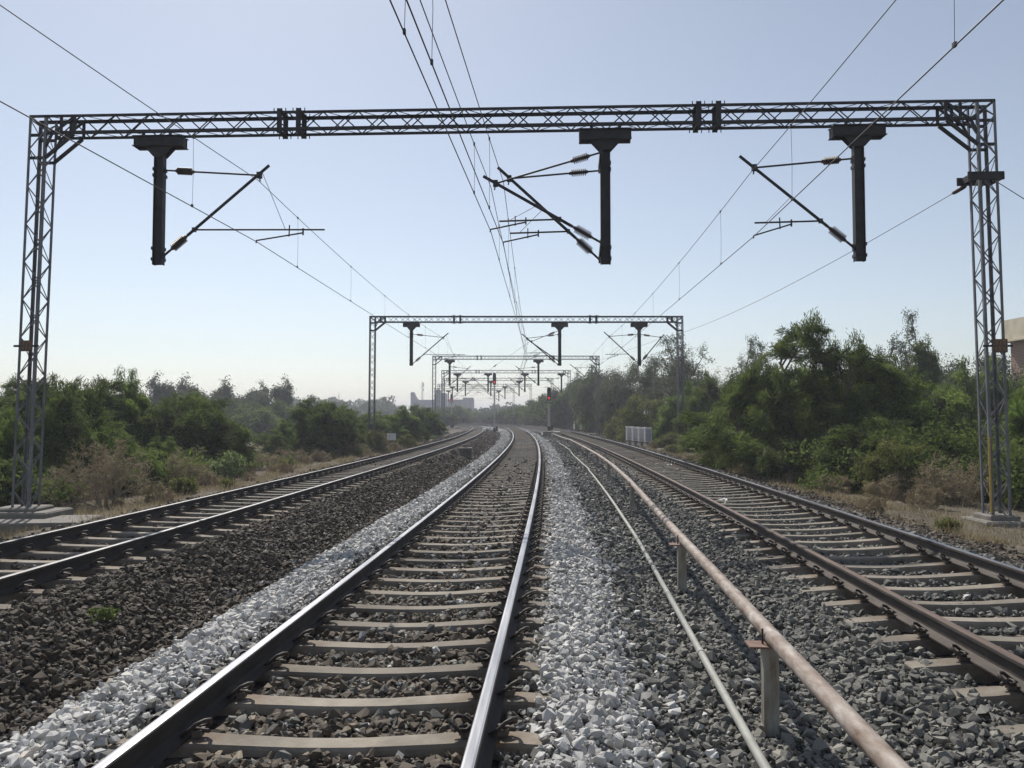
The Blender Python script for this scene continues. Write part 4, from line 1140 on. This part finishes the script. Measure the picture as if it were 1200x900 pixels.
# -- right of the line
plant('acacia_tree', 'feather_big', 11.20, 30, 5.85, 8.3, .6, 'biggest feathery dark green acacia, tallest by the track with the rusty rail', 'tree')
plant('acacia_tree', 'feather_a', 11.3, 38.5, 4.5, 4.8, 2.2, 'bushy acacia standing left against the biggest acacia', 'tree')
plant('leafy_bush', 'bright', 12.3, 44, 4.5, 4.6, 1.1, 'bright green drooping bush just right of the second gantry mast', 'bush')
plant('leafy_bush', 'bright', 14.00, 27.5, 3.7, 5.2, 3.3, 'bright green spreading bush between the biggest acacia and the nearest right mast', 'bush')
plant('leafy_bush', 'feather_b', 16.6, 25, 3.9, 4.8, 5.0, 'green bush behind the nearest right mast at the picture edge', 'bush')
plant('leafy_bush', 'dense', 11.60, 26.0, 2.4, 4.2, .2, 'low dark bush at the right foot of the biggest acacia', 'bush')
plant('leafy_bush', 'dense', 9.60, 33.5, 1.9, 3.0, 1.9, 'low dark bush at the left foot of the biggest acacia', 'bush')
plant('leafy_bush', 'yellow', 11.00, 23.3, 1.75, 2.3, .9, 'small yellow green bush beside the dry scrub near the right mast', 'bush')
plant('leafy_bush', 'bright', 14.6, 21.4, 2.0, 2.6, .3, 'low green bush right of the nearest right mast foot', 'bush')
plant('leafy_bush', 'bright', 15.5, 23.0, 2.5, 3.0, 2.3, 'small green bush behind the guy wire at the right edge', 'bush')
plant('acacia_tree', 'feather_a', 17.4, 38, 5.6, 6.4, 4.0, 'acacia behind the bright green spreading bush, half hidden', 'tree')
plant('acacia_tree', 'feather_b', 22.5, 38, 5.0, 6.4, 1.2, 'pale green acacia behind the nearest right mast', 'tree')
plant('eucalyptus_tree', 'loose', px(1038, 50), 50, ht(373, 50), 5.2, 2.0, 'loose grey crowned tree rising behind the biggest acacia', 'tree')
plant('conifer_tree', 'cone', px(1078, 46), 46, ht(398, 46), 2.5, .4, 'narrow dark cone shaped tree on the skyline', 'tree')
plant('broadleaf_tree', 'roundgrey', px(1142, 52), 52, ht(402, 52), 6.6, .9, 'round grey green tree behind the nearest right mast', 'tree')
plant('broadleaf_tree', 'roundgrey', px(1195, 48), 48, ht(400, 48), 6.4, 2.5, 'grey green tree in front of the brick building', 'tree')
plant('broadleaf_tree', 'roundgrey', px(1095, 56), 56, ht(420, 56), 5.6, 4.5, 'grey green tree between the narrow cone shaped tree and the mast', 'tree')
plant('eucalyptus_tree', 'loose', px(868, 62), 62, ht(404, 62), 6.2, 3.0, 'grey loose crowned tree left of the biggest acacia on the skyline', 'tree')
plant('eucalyptus_tree', 'loose', px(905, 58), 58, ht(398, 58), 5.0, 5.2, 'thin grey tree touching the top left of the biggest acacia', 'tree')
plant('acacia_tree', 'feather_a', px(845, 54), 54, ht(428, 54), 6.4, 1.6, 'acacia behind the bright drooping bush by the second gantry', 'tree')
plant('eucalyptus_tree', 'loose', px(815, 76), 76, ht(400, 76), 8.6, .2, 'large loose tree right behind the second gantry mast', 'tree')
plant('eucalyptus_tree', 'loose', px(775, 82), 82, ht(404, 82), 8.0, 1.2, 'large loose tree left behind the second gantry mast', 'tree')
plant('acacia_tree', 'feather_b', px(805, 62), 62, ht(452, 62), 6.0, 2.7, 'dark green bush right behind the second gantry mast', 'bush')
plant('leafy_bush', 'yellow', px(752, 68), 68, ht(462, 68), 5.6, 1.0, 'yellow green bush behind the white cabinets', 'bush')
plant('leafy_bush', 'yellow', px(778, 68), 68, ht(478, 68), 3.6, 3.0, 'yellowish bush right behind the bent white hoop', 'bush')
plant('leafy_bush', 'yellow', 11.2, 57.5, 1.3, 2.4, 2.0, 'low sparse bush between the white hoop and the mast base', 'bush')
plant('leafy_bush', 'dense', px(797, 64), 64, ht(470, 64), 4.4, .5, 'dark bush between the white hoop and the second gantry mast', 'bush')
plant('broadleaf_tree', 'roundgrey', px(742, 92), 92, ht(416, 92), 8.8, .3, 'olive grey crowned tree left of the second gantry right drop post', 'tree')
plant('broadleaf_tree', 'roundgrey', px(712, 106), 106, ht(430, 106), 8.0, 1.5, 'olive grey tree behind the third gantry mast', 'tree')
plant('broadleaf_tree', 'feather_a', px(727, 93), 93, ht(452, 93), 5.4, 2.2, 'dark low tree between the third gantry mast and the yellow green bush', 'tree')
plant('broadleaf_tree', 'feather_a', px(706, 104), 104, ht(450, 104), 5.8, .2, 'dark low tree just right of the third gantry mast', 'tree')
plant('leafy_bush', 'yellow', px(722, 74), 74, ht(488, 74), 3.0, 1.2, 'low sparse bush left of the white cabinets', 'bush')
for k, (xp, Y, yp, W, key) in enumerate(((692, 118, 442, 8, 'fardark'), (674, 134, 448, 8, 'fardark'), (656, 148, 458, 8, 'fardark'), (696, 124, 458, 6, 'fardark'), (645, 158, 463, 9, 'fardark'), (626, 174, 470, 10, 'fardark'), (605, 197, 476, 12, 'fardark'),
                                         (585, 224, 480, 13, 'far'), (633, 166, 474, 8, 'fardark'), (615, 186, 478, 9, 'fardark'), (712, 126, 434, 9, 'far'), (670, 142, 444, 8, 'far'))):
    plant('lineside_tree', key, px(xp, Y), Y, ht(yp, Y), W, k*1.3, 'one of the far dark trees lining the outside of the curve', 'tree', 'far trees along the outside of the curve')
plant('leafy_bush', 'dense', 10.8, 36.5, 2.6, 3.6, 2.9, 'dark bush at the ballast edge between the bushy acacia and the bright drooping bush', 'bush')
plant('leafy_bush', 'dense', 12.2, 28.6, 3.0, 4.6, .4, 'dark bush against the right half of the biggest acacia', 'bush')
plant('leafy_bush', 'feather_b', 12.2, 33.5, 4.6, 5.4, 3.9, 'green acacia bush behind the biggest acacia, right shoulder', 'bush')
plant('leafy_bush', 'dense', 13.6, 47.5, 3.0, 3.4, 5.2, 'dark bush just behind the bright drooping bush', 'bush')
# -- left of the line
plant('acacia_tree', 'feather_a', -15.2, 27, 4.0, 5.6, .3, 'dark bushy acacia behind the lower part of the nearest left mast', 'tree')
plant('acacia_tree', 'feather_a', px(85, 33), 33, ht(426, 33), 6.0, 1.9, 'tall dark acacia right behind the nearest left mast, highest on that side', 'tree')
plant('acacia_tree', 'feather_big', px(15, 36), 36, ht(434, 36), 7.5, 4.4, 'dark acacia at the left picture edge behind the mast', 'tree')
plant('acacia_tree', 'feather_b', px(148, 34), 34, ht(440, 34), 4.6, 2.9, 'thin topped acacia left of the dark rounded one', 'tree')
plant('acacia_tree', 'dense', px(222, 34), 34, ht(462, 34), 5.6, .9, 'dark rounded acacia bush arching towards the track', 'tree')
plant('acacia_tree', 'feather_a', px(185, 37), 37, ht(452, 37), 5.0, 5.3, 'dark acacia behind the rounded one', 'tree')
plant('leafy_bush', 'feather_b', px(62, 25), 25, ht(470, 25), 3.4, 1.4, 'soft green bush in front of the dark acacias by the left mast', 'bush')
plant('leafy_bush', 'bright', px(135, 26.5), 26.5, ht(500, 26.5), 2.9, .5, 'low light green feathery bush above the brown dry bush', 'bush')
plant('leafy_bush', 'feather_b', px(8, 24), 24, ht(480, 24), 3.0, 3.8, 'soft green bush left of the mast at the picture edge', 'bush')
plant('leafy_bush', 'feather_b', px(195, 31), 31, ht(510, 31), 3.2, 2.6, 'low olive bush at the foot of the dark rounded acacia', 'bush')
plant('leafy_bush', 'dense', px(255, 38), 38, ht(492, 38), 3.6, 4.2, 'dark low bush right of the rounded acacia', 'bush')
plant('leafy_bush', 'pale', px(271, 30), 30, 1.05, 1.35, .8, 'small pale leaved bush at the edge of the ballast', 'bush')
plant('leafy_bush', 'dense', px(372, 47), 47, ht(469, 47), 5.4, 1.7, 'big green bush left of the second gantry mast', 'bush')
plant('leafy_bush', 'dense', px(395, 50), 50, ht(478, 50), 4.6, .1, 'dark green bush close to the second gantry left mast', 'bush')
plant('leafy_bush', 'feather_b', px(335, 50), 50, ht(490, 50), 3.8, 5.9, 'lower green bush at the left end of the big green bush', 'bush')
plant('leafy_bush', 'dense', px(425, 58), 58, ht(483, 58), 5.0, 2.0, 'dark bush behind the second gantry left mast', 'bush')
plant('leafy_bush', 'feather_b', px(468, 66), 66, ht(480, 66), 5.4, 3.4, 'green bush behind the small blank board', 'bush')
plant('leafy_bush', 'dense', px(490, 76), 76, ht(478, 76), 5.2, 1.3, 'dark green bush beside the third gantry left mast', 'bush')
plant('leafy_bush', 'feather_b', px(447, 74), 74, ht(484, 74), 5.2, .4, 'green bush between the second and third gantry left masts', 'bush')
plant('leafy_bush', 'yellow', px(440, 51), 51, 1.5, 1.6, .7, 'sparse tall weedy bush next to the small blank board', 'bush')
plant('leafy_bush', 'yellow', px(475, 58), 58, 1.1, 1.5, 2.7, 'small weedy bush right of the small blank board', 'bush')
plant('dry_bush', 'drybush', px(128, 22), 22, 1.75, 2.5, .3, 'large brown dry brush bush beside the stepped foundation', 'dry bush')
plant('dry_bush', 'drybush', px(84, 22.5), 22.5, 1.1, 1.8, 2.4, 'brown dry brush just right of the nearest left mast', 'dry bush')
plant('dry_bush', 'dryshrub', px(215, 28), 28, 1.2, 2.2, 1.0, 'low dry scrub below the dark rounded acacia', 'dry bush')
plant('dry_bush', 'dryshrub', px(312, 38), 38, 1.0, 2.6, 3.0, 'greyish dry scrub filling the gap before the big green bush', 'dry bush')
plant('dry_bush', 'dryshrub', px(410, 47), 47, 1.2, 2.6, .2, 'dry scrub left of the second gantry left mast foot', 'dry bush')
plant('dry_bush', 'dryshrub', px(360, 42), 42, .7, 2.0, 5.1, 'dry scrub in front of the big green bush', 'dry bush')
plant('dry_bush', 'drybush', px(447, 51.5), 51.5, 1.4, 1.5, 1.4, 'tall straw coloured weeds between mast foot and blank board', 'dry bush')
plant('dry_bush', 'dryshrub', px(1075, 22), 22, 1.15, 2.4, .9, 'brown dry scrub left of the nearest right mast', 'dry bush')
plant('dry_bush', 'dryshrub', px(1120, 21.5), 21.5, 1.2, 2.0, 2.9, 'brown dry scrub directly behind the right mast block', 'dry bush')
plant('dry_bush', 'dryshrub', px(1040, 24.5), 24.5, .8, 2.2, 4.1, 'low dry scrub at the shaded foot of the biggest acacia', 'dry bush')
plant('dry_bush', 'dryshrub', px(850, 43), 43, .8, 2.6, 1.7, 'low dry scrub under the bright drooping bush', 'dry bush')
p = P(-3.05, 7.6); plant('weed', 'weed', p[0], p[1], .16, .26, 0, 'tiny green weed growing alone in the dark ballast', 'weed', dz=.04)
for k, (xp, Y, yp, W) in enumerate(((205, 112, 446, 8), (232, 118, 449, 8), (262, 125, 452, 9), (290, 125, 455, 8), (318, 118, 450, 7), (245, 108, 470, 9), (285, 108, 472, 9), (215, 105, 468, 8), (325, 110, 472, 7), (300, 100, 482, 8))):
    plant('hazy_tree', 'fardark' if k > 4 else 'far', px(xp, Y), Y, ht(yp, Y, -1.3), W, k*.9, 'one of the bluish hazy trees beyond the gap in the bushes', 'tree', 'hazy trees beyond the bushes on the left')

vg = random.Random(5)
for k in range(64):
    left = k % 2 == 0
    Y = 15+vg.random()**1.4*52
    u = -(8.6+vg.random()*2.6) if left else 8.5+vg.random()*(1.2 if Y > 26 else 2.6)
    if not left and 13 < Y < 19 and u > 8.9: continue
    if left and Y < 20: continue
    q = P(u, Y); green = vg.random() < .4
    hh = vg.uniform(.25, .6)
    plant('scrub_tuft', 'greentuft' if green else 'drytuft', q[0], q[1], hh, hh*vg.uniform(1.3, 2.2), vg.uniform(0, 6), 'low tuft of scrub growing along the edge of the ballast', 'scrub', 'low scrub tufts along the ballast edge')
for k, (xp, Y, yp, W) in enumerate(((512, 150, 482, 7), (531, 205, 479, 10), (546, 230, 480, 11), (520, 240, 479, 12), (560, 260, 483, 12))):
    plant('lineside_tree', 'fardark', px(xp, Y), Y, ht(yp, Y), W, k*1.7, 'one of the small dark bushes at the foot of the distant grey buildings', 'tree', 'far bushes before the distant buildings')

def woodland():
    rg = np.random.default_rng(77); Vs, Ts = [], []
    def lump(x, y, h, w, n):
        c = rg.normal(0, 1, (9, 3))*np.array([w*.28, w*.28, h*.20])+np.array([x, y, h*.55])
        j = rg.integers(0, 9, n)
        d = rg.normal(0, 1, (n, 3)); d /= np.linalg.norm(d, axis=1, keepdims=True)
        pos = c[j]+d*np.array([w*.26, w*.26, h*.24])*rg.uniform(.6, 1, (n, 1))
        pos[:, 2] = np.clip(pos[:, 2], .1, None)-1.2+ (.5 if y > 150 else 0)
        a = rg.normal(0, 1, (n, 3)); a /= np.linalg.norm(a, axis=1, keepdims=True)
        b = np.cross(a, rg.normal(0, 1, (n, 3))); b /= np.linalg.norm(b, axis=1, keepdims=True)
        s = rg.uniform(.3, .8, (n, 1))*(y/250)**.5
        Vs.append(np.stack([pos-a*s, pos+b*s*.6, pos+a*s, pos-b*s*.6], 1).reshape(-1, 3))
        Ts.append(np.repeat(np.clip(rg.normal(.45, .2)+rg.normal(0, .12, n), 0, 1), 4))
    for k in range(150):
        y = rg.uniform(270, 430); pxx = rg.uniform(300, 462) if k < 95 else rg.uniform(572, 640)
        lump((pxx-600)*y/940, y, (rg.uniform(6.5, 9.5) if k < 95 else rg.uniform(5, 7))*(y/330), rg.uniform(7, 11), 520)
    for k in range(150):
        y = rg.uniform(150, 420); x = rg.choice([-1, 1])*rg.uniform(.30*y+14, .75*y+30)
        if x > 0 or x < -.42*y: lump(x, y, rg.uniform(4, 7.5), rg.uniform(8, 14), 330)
    V = np.concatenate(Vs); F = np.arange(len(V)).reshape(-1, 4)
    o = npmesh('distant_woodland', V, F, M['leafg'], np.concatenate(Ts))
    tag(o, 'faint hazy belt of woodland on the horizon', 'woodland', kind='stuff')
woodland()

def thicket():
    rg = np.random.default_rng(41); Vs, Ts = [], []
    for k in range(330):
        left = rg.random() < .42
        Y = rg.uniform(19, 100) if not left else rg.uniform(22, 84)
        gap = left and Y > 38 and rg.random() < .5
        u = (9.9+rg.gamma(2, 1.9) if not left else -(12.2+rg.gamma(2, 2.0)))
        if not left and 50 < Y < 66: u += 2.2
        if not left and Y < 23.5: u += 3.2
        h = rg.uniform(1.0, 2.3)*(.75 if left else 1.1)*(.7 if gap else 1); w = rg.uniform(1.6, 3.2)
        x = float(xc(Y))+u; z = ground(x, Y)
        lo = 600+940*(x-.62*w)/Y
        if not left and lo < (812 if Y < 53 else 772 if Y < 61.5 else 708): continue     # keep the mast feet and the cabinets clear
        if left and Y > 27 and 262 < 600+940*x/Y < 342: h *= .35
        n = int(1500*w*h/5*min(1.5, 40/Y+.4))
        c = rg.normal(0, 1, (7, 3))*np.array([w*.30, w*.30, h*.16])+np.array([x, Y, z+h*.45])
        j = rg.integers(0, 7, n); d = rg.normal(0, 1, (n, 3)); d /= np.linalg.norm(d, axis=1, keepdims=True)
        pos = c[j]+d*np.array([w*.26, w*.26, h*.30])*rg.uniform(.35, 1.05, (n, 1)); pos[:, 2] = np.maximum(pos[:, 2], z+rg.uniform(0, .3, n))
        a = d*.5+rg.normal(0, .6, (n, 3)); a /= np.linalg.norm(a, axis=1, keepdims=True)
        b = np.cross(a, rg.normal(0, 1, (n, 3))); b /= np.linalg.norm(b, axis=1, keepdims=True)
        s = rg.uniform(.05, .11, (n, 1))*max(1, Y/35)
        Vs.append(np.stack([pos-a*s, pos+b*s*.4, pos+a*s, pos-b*s*.4], 1).reshape(-1, 3))
        Ts.append(np.repeat(np.clip(rg.normal(.42, .18)+rg.normal(0, .14, n), 0, 1), 4))
    V = np.concatenate(Vs); F = np.arange(len(V)).reshape(-1, 4)
    o = npmesh('undergrowth', V, F, M['leafd'], np.concatenate(Ts))
    tag(o, 'tangled dark undergrowth filling the ground below the trees and bushes', 'undergrowth', kind='stuff')
thicket()

def grass():
    rg = np.random.default_rng(9); n = 60000
    s = rg.random(n) < .52
    Y = 14+rg.random(n)**1.3*62
    u = np.where(s, -rg.gamma(2.2, .7, n)-8.3, rg.gamma(2.0, .5, n)+8.35)
    clump = wob(u*3, Y*2.2)+rg.normal(0, .16, n); keep = clump > .03; u, Y = u[keep], Y[keep]; n = len(u)
    x = xc(Y)+u; z = ground_u(u, Y)
    h = rg.uniform(.04, .20, n)*np.where(rg.random(n) < .08, 2.2, 1); a = rg.uniform(0, 6.28, n); w = .006+.004*Y/30
    ln = rg.normal(0, .45, (n, 2))*h[:, None]
    b0 = np.stack([x-np.cos(a)*w, Y-np.sin(a)*w, z-.03], -1); b1 = np.stack([x+np.cos(a)*w, Y+np.sin(a)*w, z-.03], -1)
    tp = np.stack([x+ln[:, 0], Y+ln[:, 1], z+h], -1)
    V = np.stack([b0, b1, tp], 1).reshape(-1, 3); F = np.arange(3*n).reshape(n, 3)
    o = npmesh('dry_grass', V, F, M['dry'], np.repeat(np.clip(rg.normal(.5, .25, n), 0, 1), 3))
    tag(o, 'short dry straw coloured grass along both edges of the formation', 'grass', kind='stuff')
grass()

# ------------------------------------------------------------------ haze
HAZE = 0.0010
m = MB(); m.box((0, 1130, 12.), (2700, 2400, 31.))
m_, nt, b, out = nodes_of('haze_air'); nt.nodes.remove(b)
pv = N(nt, 'ShaderNodeVolumePrincipled'); pv.inputs['Color'].default_value = (.87, .895, 1.0, 1); pv.inputs['Density'].default_value = HAZE
pv.inputs['Anisotropy'].default_value = .15
nt.links.new(pv.outputs[0], out.inputs['Volume'])
tag(m.build('haze', m_), 'thin bluish haze in the air', 'haze', kind='stuff')

# ------------------------------------------------------------------ light, sky, camera
sc = bpy.context.scene
SUN_EL, SUN_AZ = R(49), R(-20)     # azimuth measured from +Y towards +X
w = bpy.data.worlds.new('World'); sc.world = w; w.use_nodes = True
nt = w.node_tree; bg = nt.nodes['Background']
sky = nt.nodes.new('ShaderNodeTexSky'); sky.sky_type = 'NISHITA'; sky.sun_disc = False
sky.sun_elevation = SUN_EL; sky.sun_rotation = SUN_AZ
sky.air_density = 1.0; sky.dust_density = .55; sky.ozone_density = .9
hs = nt.nodes.new('ShaderNodeHueSaturation'); hs.inputs['Saturation'].default_value = .68
nt.links.new(sky.outputs[0], hs.inputs['Color']); nt.links.new(hs.outputs[0], bg.inputs[0]); bg.inputs[1].default_value = .091
ld = bpy.data.lights.new('sun', 'SUN'); ld.energy = 4.2; ld.angle = R(.53); ld.color = (1, .95, .87)
lo = bpy.data.objects.new('sun', ld); C.objects.link(lo)
d = Vector((math.sin(SUN_AZ)*math.cos(SUN_EL), math.cos(SUN_AZ)*math.cos(SUN_EL), math.sin(SUN_EL)))
lo.rotation_euler = (-d).to_track_quat('-Z', 'Y').to_euler(); lo.location = (0, 0, 60)
cd = bpy.data.cameras.new('camera'); cam = bpy.data.objects.new('camera', cd); C.objects.link(cam)
cd.sensor_width = 36; cd.lens = 28.2; cd.clip_start = .05; cd.clip_end = 6000
cam.location = (0, 0, 1.64); cam.rotation_euler = (R(90)+math.atan(40/940), 0, 0)
sc.camera = cam
vs = sc.view_settings; vs.view_transform = 'Standard'; vs.look = 'None'; vs.gamma = 1; vs.use_curve_mapping = False
vs.exposure = 0.3
sc.cycles.use_denoising = True
sc.cycles.max_bounces = 6; sc.cycles.transparent_max_bounces = 8; sc.cycles.volume_bounces = 0
sc.render.film_transparent = False
